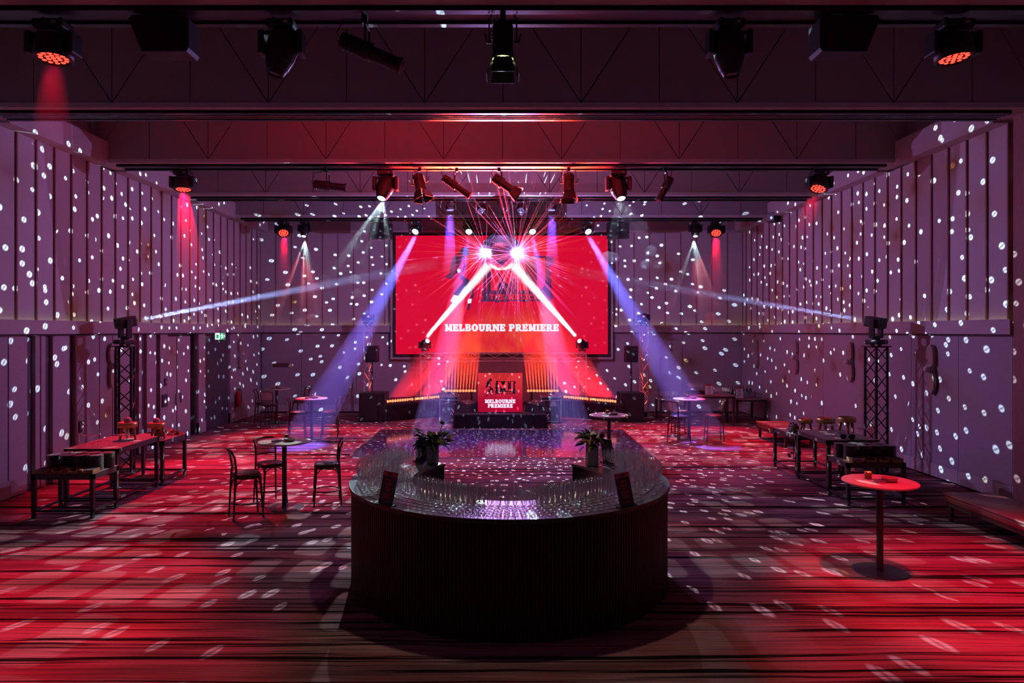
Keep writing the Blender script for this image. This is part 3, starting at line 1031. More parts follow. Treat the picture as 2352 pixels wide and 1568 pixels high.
def profile_spot(label, top, p0, p1, r, group=None, doors=False):
    """ellipsoidal theatre lantern: lamp house at p0, lens end at p1, hung from a fork under a clamp at top"""
    p0, p1, top = Vector(p0), Vector(p1), Vector(top)
    t = thing('theatre_spotlight', label, 'stage light', top, 0, group)
    a, b = p0 - top, p1 - top
    L = (b - a).length
    d = (b - a).normalized()
    mid = a.lerp(b, .42)
    m = MB()
    m.cyl(a, a.lerp(b, .40), r * .95, 12, r * 1.05)
    m.build('lamp_house', M_CASE, t)
    f = MB()
    for k in range(5):
        q = a.lerp(b, .05 + .07 * k)
        f.cyl(q, q + d * .010, r * 1.13, 12)
    f.build('cooling_fin', M_CASE, t)
    MB().cyl(a.lerp(b, .38), a.lerp(b, .50), r * 1.15, 14).build('gate', M_STEEL, t)
    MB().cyl(a.lerp(b, .50), a.lerp(b, .94), r * .86, 14).build('lens_tube', M_CASE, t)
    MB().cyl(a.lerp(b, .94), b, r * 1.0, 14).build('front_ring', M_STEEL, t)
    MB().cyl(b - d * .004, b + d * .001, r * .78, 14).build('lens', M_LENSOFF, t)
    side = d.cross(Vector((0, 0, 1))).normalized()
    y = MB()
    for q in (-1, 1):
        s0 = mid + side * q * r * 1.3
        y.cyl(s0, Vector((s0.x, s0.y, -.09)) * 1.0, .014, 6)
        y.cyl(s0, s0 - side * q * r * .35, .022, 8)
    y.cyl(Vector((mid.x, mid.y, -.09)) + side * r * 1.3, Vector((mid.x, mid.y, -.09)) - side * r * 1.3, .014, 6)
    y.cyl(Vector((mid.x, mid.y, -.09)), (0, 0, 0), .016, 6)
    y.build('fork', M_STEEL, t)
    MB().box(-.03, -.03, -.06, .03, .03, .02).build('clamp', M_STEEL, t)
    c = MB().tube([a, a - d * .06 + Vector((0, 0, .05)), a + Vector((0.02, 0, .22)), Vector((mid.x * .6, mid.y * .6, -.02))], .007, 6)
    c.build('cable', M_RUBBER, t)
    if doors:
        add_doors(t, b, d, r)
    return t

def add_doors(t, b, d, r, open_=.55, m=None):
    up = Vector((0, 0, 1)) - d * d.z
    up = up.normalized() if up.length > .1 else Vector((0, 1, 0))
    sd = d.cross(up)
    for u, v in ((up, sd), (-up, sd), (sd, up), (-sd, up)):
        e = b + u * r * .95
        o = e + d * r * 1.7 + u * r * open_
        vs = [e - v * r * .8, e + v * r * .8, o + v * r * 1.15, o - v * r * 1.15]
        vs += [p + u * .004 for p in vs]
        MB().add(vs, [(0, 1, 2, 3), (7, 6, 5, 4), (0, 4, 5, 1), (1, 5, 6, 2), (2, 6, 7, 3), (3, 7, 4, 0)]).build('barn_door', m or M_CASE, t)

def fresnel(label, top, axle, d, r, L, glow=None, group=None, doors=True):
    """short box-bodied lantern with barn doors in a hoop yoke"""
    top, axle = Vector(top), Vector(axle)
    t = thing('theatre_spotlight', label, 'stage light', top, 0, group)
    c = axle - top
    d = Vector(d).normalized()
    a, b = c - d * L * .5, c + d * L * .5
    MB().cyl(a + d * .02, b - d * .03, r * .98, 10, r * 1.0).cyl(a, a + d * .02, r * .8, 10, r * .97).build('lamp_house', M_CASE, t)
    f = MB()
    for k in range(4):
        q = a + d * (L * (.12 + .1 * k))
        f.cyl(q, q + d * .012, r * 1.07, 10)
    f.build('cooling_fin', M_CASE, t)
    MB().cyl(b - d * .03, b, r * 1.08, 18).build('front_ring', M_STEEL, t)
    if glow:
        m = MB()
        m.cyl(b + d * .003, b + d * .016, r * 1.02, 24, caps=False)
        m.build('glowing_rim', glow, t)
    MB().cyl(b - d * .002, b + d * .002, r * .8, 18).build('lens', M_LENSOFF, t)
    sd = d.cross(Vector((0, 1, 0))) if abs(d.y) < .8 else Vector((1, 0, 0))
    sd = Vector((1, 0, 0)) if sd.length < .1 else sd.normalized()
    hoop = [c + sd * r * 1.3, c + sd * r * 1.3 + Vector((0, 0, L * .62)), c + sd * r * 1.0 + Vector((0, 0, L * .72)), c - sd * r * 1.0 + Vector((0, 0, L * .72)), c - sd * r * 1.3 + Vector((0, 0, L * .62)), c - sd * r * 1.3]
    MB().tube(hoop, .009, 6).cyl(hoop[2].lerp(hoop[3], .5), (0, 0, 0), .014, 6).build('yoke', M_STEEL, t)
    k = MB()
    for q in (-1, 1):
        s0 = c + sd * q * r * 1.05
        k.cyl(s0, s0 + sd * q * r * .5, .016, 8)
        k.cyl(s0 + sd * q * r * .45, s0 + sd * q * r * .65 + Vector((0, 0, .09)), .010, 6)
    k.build('tilt_lever', M_STEEL, t)
    MB().box(-.03, -.03, -.05, .03, .03, .02).build('clamp', M_STEEL, t)
    MB().tube([a, a + Vector((-.08, 0, .10)), a + Vector((-.10, .02, .02)), Vector((-.12, 0, -.02))], .006, 6).build('cable', M_RUBBER, t)
    if doors:
        add_doors(t, b, d, r)
    return t

ZT = Z_B - .045           # underside of the lighting tracks
def mount(px, Y):
    return Vector(((px - CX) * Y / FPX, Y, ZT))
def dirto(px, py, Y, tgt):
    return Vector(tgt) - at(px, py, Y)

Y0, Y2, Y3, Y4 = 7.25, 14.0, 17.32, 20.55
# front track
def hung_wash(px, Y, s, tgt, label, mt, drop=.30, name='wash_light', group=None):
    top = mount(px, Y)
    ax = top + Vector((0, 0, -drop * s))
    return wash_light(name, label, top, s, Vector(tgt) - ax, mt, group)
hung_wash(123, Y0, 1.02, (-4.55, 6.9, 0), 'red lit round wash light on the front track over the door wall', M_LENSRED)
hung_wash(2189, Y0, 1.02, (5.2, 6.9, 0), 'red lit round wash light on the front track over the padded bench', M_LENSRED)
def hung_spot(px, Y, s, d, label, mt, grey=False):
    return spot_light('moving_spotlight', label, mount(px, Y), s, d, mt, None, grey)
hung_spot(648, Y0, .93, (-.25, -.05, -1), 'unlit long moving spotlight with grey side shell on the front track', M_LENSOFF, True)
hung_spot(1674, Y0, .93, (.10, -.05, -1), 'unlit long black moving spotlight on the front track beside the hung speaker', M_LENSOFF)
profile_spot('black theatre spotlight slanting sideways on the front track', mount(838, Y0), at(785, 92, Y0), at(924, 153, Y0), .088)
fresnel('black lantern with open barn doors and a thin glowing rim', mount(1155, Y0), at(1155, 97, Y0), (0, -.10, -1), .112, .40, M_LENSLIME)
# second track
hung_wash(421, Y2, 1.02, (-6.1, 13.3, 0), 'red lit wash light on the second track above the door wall', M_LENSRED)
hung_wash(1882, Y2, 1.02, (4.3, 12.4, 0), 'red lit wash light on the second track tilted away from the sconce wall', M_LENSRED)
hung_spot(886, Y2, 1.05, (-.22, -.55, -1), 'pale lit moving spotlight on the second track nearer the doors', M_LENSPALE)
hung_spot(1420, Y2, 1.05, (.12, -.55, -1), 'pale lit moving spotlight on the second track nearer the sconces', M_LENSPALE)
profile_spot('long theatre spotlight hung almost level on the second track', mount(747, Y2), at(722, 423, Y2), at(796, 431, Y2), .085)
profile_spot('theatre spotlight sloping down on the second track above the screen', mount(1049, Y2), at(1018, 407, Y2), at(1080, 450, Y2), .080)
profile_spot('stubby theatre spotlight with barn doors at the middle of the second track', mount(1146, Y2), at(1134, 407, Y2), at(1176, 437, Y2), .10, None, True)
profile_spot('theatre spotlight pointing steeply down on the second track by the sconce side', mount(1527, Y2), at(1540, 408, Y2), at(1513, 461, Y2), .085)
fresnel('small lantern with hinged flaps turned aside on the second track', mount(964, Y2), at(964, 420, Y2), (.25, -.2, -1), .115, .36)
fresnel('upright lantern with pale barn doors on the second track', mount(1306, Y2), at(1306, 420, Y2), (0, -.15, -1), .115, .38)
# third track, around the mirror ball
hung_wash(1034, Y3, .62, (at(1034, 480, Y3).x, 16.9, 0), 'small blue lit wash light on the third track toward the doors', M_LENSBLUE)
hung_wash(1267, Y3, .62, (at(1267, 480, Y3).x, 16.9, 0), 'small blue lit wash light on the third track toward the sconces', M_LENSBLUE)
mini_head('compact_spotlight', 'small unlit moving head beside the mirror ball on its door side', mount(1107, Y3), .85, (.0, -.8, -.6), M_LENSOFF)
mini_head('compact_spotlight', 'small unlit moving head beside the mirror ball on its sconce side', mount(1196, Y3), .85, (.0, -.8, -.6), M_LENSOFF)
# rear track
hung_wash(651, Y4, 1.0, (-4.9, 16.0, 0), 'red lit wash light on the rear track toward the doors', M_LENSRED)
hung_wash(1645, Y4, 1.0, (5.0, 16.0, 0), 'red lit wash light on the rear track toward the sconces', M_LENSRED)
hung_spot(700, Y4, .80, (-.0, -.5, -1), 'pale lit moving spotlight on the rear track toward the doors', M_LENSPALE)
hung_spot(1597, Y4, .80, (-.12, -.5, -1), 'pale lit moving spotlight on the rear track toward the sconces', M_LENSPALE)
for px, fx, lab in ((957, -4.8, 'blue lit moving head above the screen edge on the door side'), (1348, 5.0, 'blue lit moving head above the screen edge on the sconce side'),
                    (1078, -1.7, 'blue lit moving head above the screen, just doorward of the mirror ball'), (1222, 1.75, 'blue lit moving head above the screen, just sconceward of the mirror ball')):
    top = mount(px, Y4 - .1)
    mini_head('compact_spotlight', lab, top, .98, (fx * .8 - top.x * .8, -5.5, -5.0), M_LENSWHITE)

# hung speakers
def hung_speaker(px, py, Y, w, h, slant, label, dep=.26):
    c = at(px, py, Y)
    top = Vector((c.x, Y, ZT))
    t = thing('hung_speaker', label, 'speaker', top)
    z1, z0 = c.z - top.z + h / 2, c.z - top.z - h / 2
    k = w / 2
    if slant:
        poly = [(-k, z1 - .1 * h), (-k + .06 * w, z1), (k - .06 * w, z1), (k, z1 - .1 * h), (k, z0 + .1 * h), (k - .04 * w, z0), (-k + .22 * w, z0)]
        if slant < 0:
            poly = [(-x, z) for x, z in poly][::-1]
    else:
        poly = [(-k, z1), (k, z1), (k, z0), (-k, z0)]
    MB().wallpoly(poly[::-1], -dep / 2, dep / 2).build('cabinet', M_BLACK, t)
    g = [(x * .9, (z - (z0 + z1) / 2) * .88 + (z0 + z1) / 2) for x, z in poly]
    MB().wallpoly(g[::-1], -dep / 2 - .008, -dep / 2).build('grille', M_CASE, t)
    b = MB()
    b.tube([(-k * .8, 0, z1 - .02), (-k * .8, 0, z1 + .03), (k * .8, 0, z1 + .03), (k * .8, 0, z1 - .02)], .012, 6)
    b.cyl((0, 0, z1 + .03), (0, 0, .03), .016, 6)
    b.build('bracket', M_CASE2, t)
    return t
hung_speaker(378, 88, Y0, .63, .38, 1, 'black wedge speaker hung on the front track on the door side')
hung_speaker(1938, 88, Y0, .63, .38, -1, 'black wedge speaker hung on the front track on the sconce side')
hung_speaker(876, 531, Y4, .64, .46, 0, 'box speaker hung from the rear track beside the screen, door side')
hung_speaker(1419, 530, Y4, .64, .46, 0, 'box speaker hung from the rear track beside the screen, sconce side')

# mirror ball
M_MIRROR = mat('mirror_glass', (0.80, 0.78, 0.84), 0.17, 1.0)
M_SEAM = mat('ball_grout', (0.08, 0.08, 0.09), 0.5)
mbt = thing('mirror_ball', 'large mirror ball hanging before the red screen, lit white on two flanks', 'mirror ball', (BALL.x, BALL.y, ZT))
off = BALL.z - ZT
def tiles():
    m = MB()
    rows = 46
    for j in range(rows):
        t0, t1 = PI * (j + .06) / rows, PI * (j + .94) / rows
        n = max(5, int(92 * math.sin(PI * (j + .5) / rows)))
        for i in range(n):
            a0, a1 = 2 * PI * (i + .05) / n, 2 * PI * (i + .95) / n
            q = []
            for tt, aa in ((t0, a0), (t1, a0), (t1, a1), (t0, a1)):
                q.append((BALL_R * math.sin(tt) * math.cos(aa), BALL_R * math.sin(tt) * math.sin(aa), BALL_R * math.cos(tt) + off))
            m.add(q, [(0, 1, 2, 3)])
    return m
o = tiles().build('mirror_tile_skin', M_MIRROR, mbt)
o['kind'] = 'stuff'
MB().lathe([(.0005, off - BALL_R * .985)] + [(BALL_R * .985 * math.sin(PI * i / 24), off - BALL_R * .985 * math.cos(PI * i / 24)) for i in range(1, 24)] + [(.0005, off + BALL_R * .985)], 40).build('core', M_MIRROR, mbt)
MB().cyl((0, 0, off + BALL_R * .98), (0, 0, off + BALL_R + .06), .05, 12).build('cap', M_CHROME, mbt)
MB().cyl((0, 0, off + BALL_R + .05), (0, 0, -.12), .007, 6).build('wire', M_STEEL, mbt)
MB().cyl((0, 0, -.14), (0, 0, .03), .09, 14).build('motor', M_CASE, mbt)
# ------------------------------------------------------------------ letters and print
def rect(x0, z0, x1, z1):
    return [(x0, z0), (x1, z0), (x1, z1), (x0, z1)]
def ringpoly(cx, cz, rx, rz, tx, tz, a0=0.0, a1=2 * PI, n=20):
    out = []
    for i in range(n):
        p, q = a0 + (a1 - a0) * i / n, a0 + (a1 - a0) * (i + 1) / n
        f = lambda a, x, z: (cx + x * math.cos(a), cz + z * math.sin(a))
        out.append([f(p, rx - tx, rz - tz), f(p, rx, rz), f(q, rx, rz), f(q, rx - tx, rz - tz)])
    return out
SB = .17  # serif height
def slab(x, w, top=True, bot=True, o=.09):
    r = [rect(x, 0, x + w, 1)]
    if top: r.append(rect(x - o, 1 - SB, x + w + o, 1))
    if bot: r.append(rect(x - o, 0, x + w + o, SB))
    return r
T = .30
GLYPH = {
    'M': (1.20, slab(.10, .26) + slab(.84, .26) + [[(.10, 1), (.40, 1), (.66, .30), (.52, .12)], [(.54, .12), (.66, .30), (.80, 1), (1.10, 1), (.68, .12)]]),
    'E': (.95, slab(.10, T) + [rect(.3, 0, .86, .22), rect(.3, .78, .86, 1), rect(.3, .40, .68, .60), rect(.70, 0, .86, .34), rect(.70, .66, .86, 1), rect(.60, .33, .70, .67)]),
    'L': (.92, slab(.10, T) + [rect(.3, 0, .86, .24), rect(.68, 0, .86, .42)]),
    'B': (.98, slab(.10, T, True, True, .07) + [rect(.3, 0, .62, .2), rect(.3, .8, .60, 1), rect(.3, .42, .62, .6)] + ringpoly(.58, .28, .34, .28, .28, .14, -PI / 2, PI / 2, 10) + ringpoly(.56, .75, .31, .25, .26, .13, -PI / 2, PI / 2, 10)),
    'O': (1.05, ringpoly(.52, .5, .50, .52, .31, .22, 0, 2 * PI, 24)),
    'U': (1.08, [rect(.12, .36, .42, 1), rect(.70, .36, .98, 1), rect(.02, 1 - SB, .50, 1), rect(.62, 1 - SB, 1.06, 1)] + ringpoly(.55, .40, .43, .42, .28, .22, PI, 2 * PI, 14)),
    'R': (1.05, slab(.10, T, True, True, .07) + [rect(.3, .8, .60, 1), rect(.3, .40, .60, .58)] + ringpoly(.56, .70, .33, .30, .28, .16, -PI / 2, PI / 2, 12) + [[(.46, .44), (.74, .46), (1.02, 0), (.70, 0)], rect(.72, 0, 1.06, SB)]),
    'N': (1.10, slab(.10, .24, True, True) + slab(.76, .24, True, False) + [[(.10, 1), (.42, 1), (1.0, 0), (.76, 0)]]),
    'P': (.98, slab(.10, T, True, True, .08) + [rect(.3, .8, .60, 1), rect(.3, .34, .60, .54)] + ringpoly(.56, .67, .35, .33, .29, .17, -PI / 2, PI / 2, 12)),
    'I': (.52, slab(.11, .30, True, True, .09)),
    'T': (.85, [rect(.28, 0, .56, 1), rect(.02, .78, .82, 1)]),
    'H': (.95, [rect(.08, 0, .34, 1), rect(.60, 0, .86, 1), rect(.3, .40, .64, .62)]),
    'S': (.85, ringpoly(.42, .72, .36, .28, .22, .18, PI * .1, PI * 1.5, 12) + ringpoly(.42, .28, .36, .28, .22, .18, -PI * .9, PI * .5, 12)),
    'C': (.90, ringpoly(.48, .5, .42, .52, .26, .22, PI * .25, PI * 1.75, 16)),
    'A': (.98, [[(.02, 0), (.28, 0), (.52, 1), (.36, 1)], [(.70, 0), (.96, 0), (.62, 1), (.46, 1)], rect(.26, .2, .72, .38)]),
    'D': (.98, [rect(.10, 0, .38, 1), rect(.3, 0, .5, .2), rect(.3, .8, .5, 1)] + ringpoly(.46, .5, .44, .5, .28, .2, -PI / 2, PI / 2, 12)),
    'F': (.85, [rect(.10, 0, .36, 1), rect(.3, .80, .80, 1), rect(.3, .42, .68, .60)]),
    'J': (.80, [rect(.46, .3, .74, 1)] + ringpoly(.40, .32, .34, .34, .28, .20, PI, 2 * PI, 10)),
    ' ': (.42, []),
}
def text_width(s, gap=.06):
    return sum(GLYPH[c][0] + gap for c in s) - gap
def write(mb, s, x0, x1, z0, z1, y, depth=.004, fat=0.0):
    """Fill the box x0..x1, z0..z1 on the wall plane y with the letters of s."""
    k = (x1 - x0) / text_width(s)
    h = z1 - z0
    x = x0
    for c in s:
        w, ps = GLYPH[c]
        for p in ps:
            for o in ((0.0,) if not fat else (-fat, fat)):
                mb.wallpoly([(x + (px + o) * k, z0 + pz * h) for px, pz in p], y - depth, y)
        x += (w + .06) * k
    return mb

# dancer emblem and block emblem in emblem pixels (x right, y down)
DANCER_DARK = [
    [(405, 425), (430, 410), (436, 386), (462, 380), (486, 389), (484, 408), (492, 428), (474, 440), (440, 430)],
    [(442, 428), (452, 430), (462, 448), (455, 462), (446, 455)],
    [(400, 430), (432, 432), (446, 455), (432, 490), (418, 520), (414, 545), (396, 556), (380, 586), (330, 572), (362, 548), (370, 492), (382, 448)],
    [(456, 460), (464, 500), (452, 540), (440, 545), (452, 500)],
    [(432, 545), (470, 578), (484, 596), (470, 640), (455, 670), (428, 706), (386, 680), (420, 640), (452, 605), (430, 576)],
    [(470, 578), (502, 600), (520, 640), (515, 706), (494, 708), (488, 640), (470, 632)],
    [(366, 732), (386, 728), (374, 792), (360, 786), (352, 752)],
    [(476, 736), (498, 738), (486, 780), (472, 776)]]
DANCER_WHITE = [
    [(410, 525), (422, 516), (434, 526), (430, 542), (416, 544)],
    [(390, 683), (420, 690), (402, 718), (380, 734), (368, 722)],
    [(480, 710), (504, 708), (500, 734), (482, 740), (476, 728)]]
SPECKS = [(300, 500, 4), (310, 520, 3), (295, 565, 6), (320, 605, 5), (345, 600, 3), (332, 540, 3)]
def block_edge(seed=3):
    rr = random.Random(seed)
    p = []
    for i in range(26):
        p.append((566 + (1020 - 566) * i / 25, 732 - rr.uniform(0, 12)))
    for i in range(14):
        p.append((1028 - rr.uniform(0, 34) + (10 if i < 6 else 0), 722 - (722 - 440) * i / 13))
    for i in range(26):
        p.append((1010 - (1010 - 590) * i / 25, 428 + rr.uniform(0, 22)))
    for i in range(12):
        p.append((560 + rr.uniform(0, 24), 455 + (720 - 455) * i / 11))
    return p
EM_M = [rect(625, 655, 672, 455), rect(798, 655, 845, 455), [(625, 455), (680, 455), (752, 570), (728, 615), (705, 590)], [(728, 615), (716, 575), (800, 455), (845, 455), (760, 590)]]
EM_J = [rect(918, 610, 970, 450)] + ringpoly(900, 600, 70, 62, 50, 40, 0, PI * .75, 9) + [rect(868, 470, 900, 455)]

def emblem(parent, ox, oz, k, y, m_dark, m_white, m_red, th=.003):
    """ox, oz: position of emblem pixel (0, 0); k: metres per emblem pixel."""
    f = lambda p: [(ox + x * k, oz - z * k) for x, z in p]
    def ccw(q):
        a = sum(q[i][0] * q[(i + 1) % len(q)][1] - q[(i + 1) % len(q)][0] * q[i][1] for i in range(len(q)))
        return q if a > 0 else q[::-1]
    m = MB()
    for p in DANCER_DARK:
        m.wallpoly(ccw(f(p)), y - th, y)
    for x, z, r in SPECKS:
        m.wallpoly(ccw(f([(x - r, z), (x, z - r), (x + r, z), (x, z + r)])), y - th, y)
    m.build('dancer_emblem', m_dark, parent)
    m = MB()
    for p in DANCER_WHITE:
        m.wallpoly(ccw(f(p)), y - th - .001, y)
    m.build('dancer_highlight', m_white, parent)
    MB().wallpoly(ccw(f(block_edge())), y - th, y).build('letter_block', m_dark, parent)
    m = MB()
    for p in EM_M + EM_J:
        m.wallpoly(ccw(f(p)), y - th - .002, y)
    write(m, 'THE MUSICAL', ox + 618 * k, ox + 962 * k, oz - 714 * k, oz - 680 * k, y, th + .002)
    m.build('block_letters', m_red, parent)

# ------------------------------------------------------------------ screen
M_SCRDARK = mat('screen_dark', (0, 0, 0), .5, emit=(0.055, 0.012, 0.060), estr=1.0)
M_SCRWHITE = mat('screen_white', (0, 0, 0), .5, emit=(0.82, 0.80, 1.0), estr=1.05)
M_SCRRED = mat('screen_red', (0, 0, 0), .5, emit=(0.66, 0.012, 0.035), estr=1.0)
def screen_picture():
    m = mat('screen_picture', (0.0, 0.0, 0.0), 0.5, 0, 0.2)
    g = NG(m.node_tree)
    b = m.node_tree.nodes['Principled BSDF']
    p = g.node('ShaderNodeTexCoord').outputs['Object']
    x, y, z = g.sep(p)
    n = g.noise(g.vm('ADD', g.vm('MULTIPLY', p, (0.8, 1, 0.55)), (3.1, 0, 7.7)), 1.0, 4, 0.55)
    low = g.step(z, -0.1, -1.75)
    mid = g.step(g.m('ABSOLUTE', g.m('ADD', x, -0.3)), 2.4, 0.3)
    smoke = g.m('MULTIPLY', g.m('MULTIPLY', g.step(n, 0.36, 0.68), low), mid)
    cc = g.mix(smoke, c4(0.66, 0.002, 0.030), c4(0.85, 0.105, 0.030))
    m.node_tree.links.new(cc, b.inputs['Emission Color'])
    b.inputs['Emission Strength'].default_value = 1.0
    return m
YS = YB - .22
k = YS / FPX
sx0, sx1, sz1, sz0 = (909 - CX) * k, (1396 - CX) * k, EYE - (541 - CY) * k, EYE - (813 - CY) * k
scz = (sz0 + sz1) / 2
scr = thing('projection_screen', 'huge glowing red screen on the far wall with white lettering', 'screen', ((sx0 + sx1) / 2, YS, scz))
hw, hh = (sx1 - sx0) / 2, (sz1 - sz0) / 2
MB().box(-hw, 0, -hh, hw, .03, hh).build('picture', screen_picture(), scr)
fr = MB()
f = .10
fr.box(-hw - f, -.02, -hh - f, -hw, .05, hh + f).box(hw, -.02, -hh - f, hw + f, .05, hh + f).box(-hw, -.02, hh, hw, .05, hh + f).box(-hw, -.02, -hh - f, hw, .05, -hh)
fr.build('inner_frame', M_BLACK, scr)
f2 = f + .07
fr = MB()
fr.box(-hw - f2, -.005, -hh - f2, -hw - f, .2, hh + f2).box(hw + f, -.005, -hh - f2, hw + f2, .2, hh + f2).box(-hw - f, -.005, -hh - f2, hw + f, .2, -hh - f)
fr.build('outer_frame', M_FASCIA, scr)
lx = lambda px: (px - CX) * k - scr.location.x
lz = lambda py: EYE - (py - CY) * k - scr.location.z
full = text_width('MELBOURNE PREMIERE')
mid_a = lx(1022) + (lx(1284) - lx(1022)) * text_width('MELBOURNE') / full
mid_b = lx(1284) - (lx(1284) - lx(1022)) * text_width('PREMIERE') / full
write(MB(), 'MELBOURNE', lx(1022), mid_a, lz(760.5), lz(744), 0, .004, .035).build('caption', M_SCRWHITE, scr)
write(MB(), 'PREMIERE', mid_b, lx(1284), lz(760.5), lz(744), 0, .004, .035).build('caption', M_SCRWHITE, scr)
ek = 3.55 * k / 9.8
emblem(scr, lx(1026) - 345 * ek, lz(567) + 380 * ek, ek, 0, M_SCRDARK, M_SCRWHITE, M_SCRRED)

# ------------------------------------------------------------------ stage
M_DECK = mat('black_deck', (0.025, 0.023, 0.028), 0.6)
M_SKIRT = mat('black_skirt_cloth', (0.014, 0.012, 0.016), 0.9, 0, .1)
st = thing('stage_platform', 'low centre stage with black skirt in front of the screen', 'stage', (0, 19.3, 0))
MB().box(-1.34, 0, .36, 1.25, 3.1, .40).build('deck', M_DECK, st)
def skirt(pts, h, amp=.012, wl=.09):
    mb = MB()
    vs = []
    n = 0
    for (xa, ya), (xb, yb) in zip(pts, pts[1:]):
        L = math.hypot(xb - xa, yb - ya)
        nn = max(2, int(L / wl * 4))
        nx, ny = (yb - ya) / L, -(xb - xa) / L
        for i in range(nn + 1):
            t = i / nn
            w = math.sin(t * L / wl * 2 * PI) * amp
            vs += [(xa + (xb - xa) * t + nx * w * .4, ya + (yb - ya) * t + ny * w * .4, h), (xa + (xb - xa) * t + nx * w * 1.6, ya + (yb - ya) * t + ny * w * 1.6, 0.004)]
            n += 1
    mb.add(vs, [(2 * i, 2 * i + 1, 2 * i + 3, 2 * i + 2) for i in range(n - 1)], True)
    return mb
skirt([(-1.36, 3.05), (-1.36, -.01), (1.27, -.01), (1.27, 3.05)], .385).build('skirt', M_SKIRT, st)
MB().box(-1.36, -.012, .375, 1.27, .03, .405).build('edge_trim', M_STEEL, st)
for s, w in ((-1, 'door'), (1, 'sconce')):
    t = thing('stage_wing', 'angled side stage with dark drape on the %s side of the stage' % w, 'stage', (s * 2.75, 21.55, 0))
    # outline: front slants away from the camera toward the middle
    poly = [(-.95, -.95), (.95, .55), (.95, 1.2), (-.95, 1.2)] if s < 0 else [(.95, 1.2), (-.95, 1.2), (-.95, .55), (.95, -.95)]
    poly = poly if s < 0 else poly[::-1]
    a = sum(poly[i][0] * poly[(i + 1) % 4][1] - poly[(i + 1) % 4][0] * poly[i][1] for i in range(4))
    poly = poly if a > 0 else poly[::-1]
    MB().prism(poly, .50, .56).build('deck', M_DECK, t)
    fa, fb = ((-.95, -.97), (.97, .53)) if s < 0 else ((-.97, .53), (.95, -.97))
    skirt([fa, fb], .50).build('skirt', M_SKIRT, t)
    q = MB()
    q.prism([(x * .97, y) for x, y in poly], .02, .5)
    q.build('body', M_BLACK, t)

# dance floor
M_DANCE = mat('glossy_dance_floor', (0.070, 0.046, 0.085), 0.10, 0.0, 0.6)
dy0, dy1 = 14.80, 18.95
df = thing('dance_floor', 'glossy dark portable dance floor in front of the stage', 'dance floor', (0, dy0, 0))
nx, ny = 7, 5
xL0, xR0, xL1, xR1 = -3.30, 3.30, -3.30, 3.30
px_, py_ = (xR0 - xL0) / nx, (dy1 - dy0) / ny
tm = MB().bbox(-px_ / 2 + .002, -py_ / 2 + .002, .002, px_ / 2 - .002, py_ / 2 - .002, .022, .002).mesh('dance_panel')
tm.materials.append(M_DANCE)
for i in range(nx):
    for j in range(ny):
        o = bpy.data.objects.new('dance_panel', tm)
        col.objects.link(o)
        o.parent = df
        o.location = (xL0 + (i + .5) * px_, (j + .5) * py_, 0)
e = MB()
L_, D_ = xR0, dy1 - dy0
e.add([(-L_ - .08, -.08, .001), (L_ + .08, -.08, .001), (L_, 0, .022), (-L_, 0, .022)], [(0, 1, 2, 3)])
e.add([(-L_ - .08, -.08, .001), (-L_, 0, .022), (-L_, D_, .022), (-L_ - .08, D_ + .08, .001)], [(0, 1, 2, 3)])
e.add([(L_ + .08, -.08, .001), (L_ + .08, D_ + .08, .001), (L_, D_, .022), (L_, 0, .022)], [(0, 1, 2, 3)])
e.add([(-L_ - .08, D_ + .08, .001), (-L_, D_, .022), (L_, D_, .022), (L_ + .08, D_ + .08, .001)], [(0, 1, 2, 3)])
e.build('edge_ramp', M_STEEL, df)

# podium with the printed sign
M_SIGN = mat('sign_print', (0.5, 0.01, 0.02), 0.5)
g = NG(M_SIGN.node_tree)
b = M_SIGN.node_tree.nodes['Principled BSDF']
zz = g.sep(g.node('ShaderNodeTexCoord').outputs['Object'])[2]
cc = g.mix(g.step(zz, .25, 1.05), c4(0.42, 0.0, 0.022), c4(0.64, 0.035, 0.030))
M_SIGN.node_tree.links.new(cc, b.inputs['Base Color'])
M_SIGN.node_tree.links.new(cc, b.inputs['Emission Color'])
b.inputs['Emission Strength'].default_value = 0.62
M_SIGNWHITE = mat('sign_white', (0.7, 0.68, 0.75), .6, emit=(.60, .52, .66), estr=.75)
M_SIGNRED = mat('sign_red', (0.6, 0.03, 0.03), .6, emit=(.62, .025, .03), estr=.85)
YP = 19.62
k = YP / FPX
pod = thing('dj_booth', 'upright backlit red sign booth with dancer emblem on the centre stage', 'booth', ((1148.5 - CX) * k, YP, .40))
lx = lambda px: (px - CX) * k - pod.location.x
lz = lambda py: EYE - (py - CY) * k - pod.location.z
MB().box(lx(1097.5), 0, lz(946), lx(1200), .05, lz(856.5)).build('sign_board', M_SIGN, pod)
MB().box(lx(1099), .05, .0, lx(1198), .7, lz(860)).build('booth_body', M_BLACK, pod)
MB().box(lx(1098), -.02, .0, lx(1199), .06, lz(946)).build('plinth', M_BLACK, pod)
m = MB()
m2_ = MB()
write(m, 'MELBOURNE', lx(1114), lx(1184), lz(925.6), lz(917), 0, .005, .03)
write(m2_, 'PREMIERE', lx(1120.5), lx(1178), lz(936), lz(927.3), 0, .005, .03)
m.build('caption', M_SIGNWHITE, pod)
m2_.build('caption', M_SIGNWHITE, pod)
ek = k / 9.8
emblem(pod, lx(1080), lz(830), ek, 0, M_PRINTBLACK, M_SIGNWHITE, M_SIGNRED, .005)

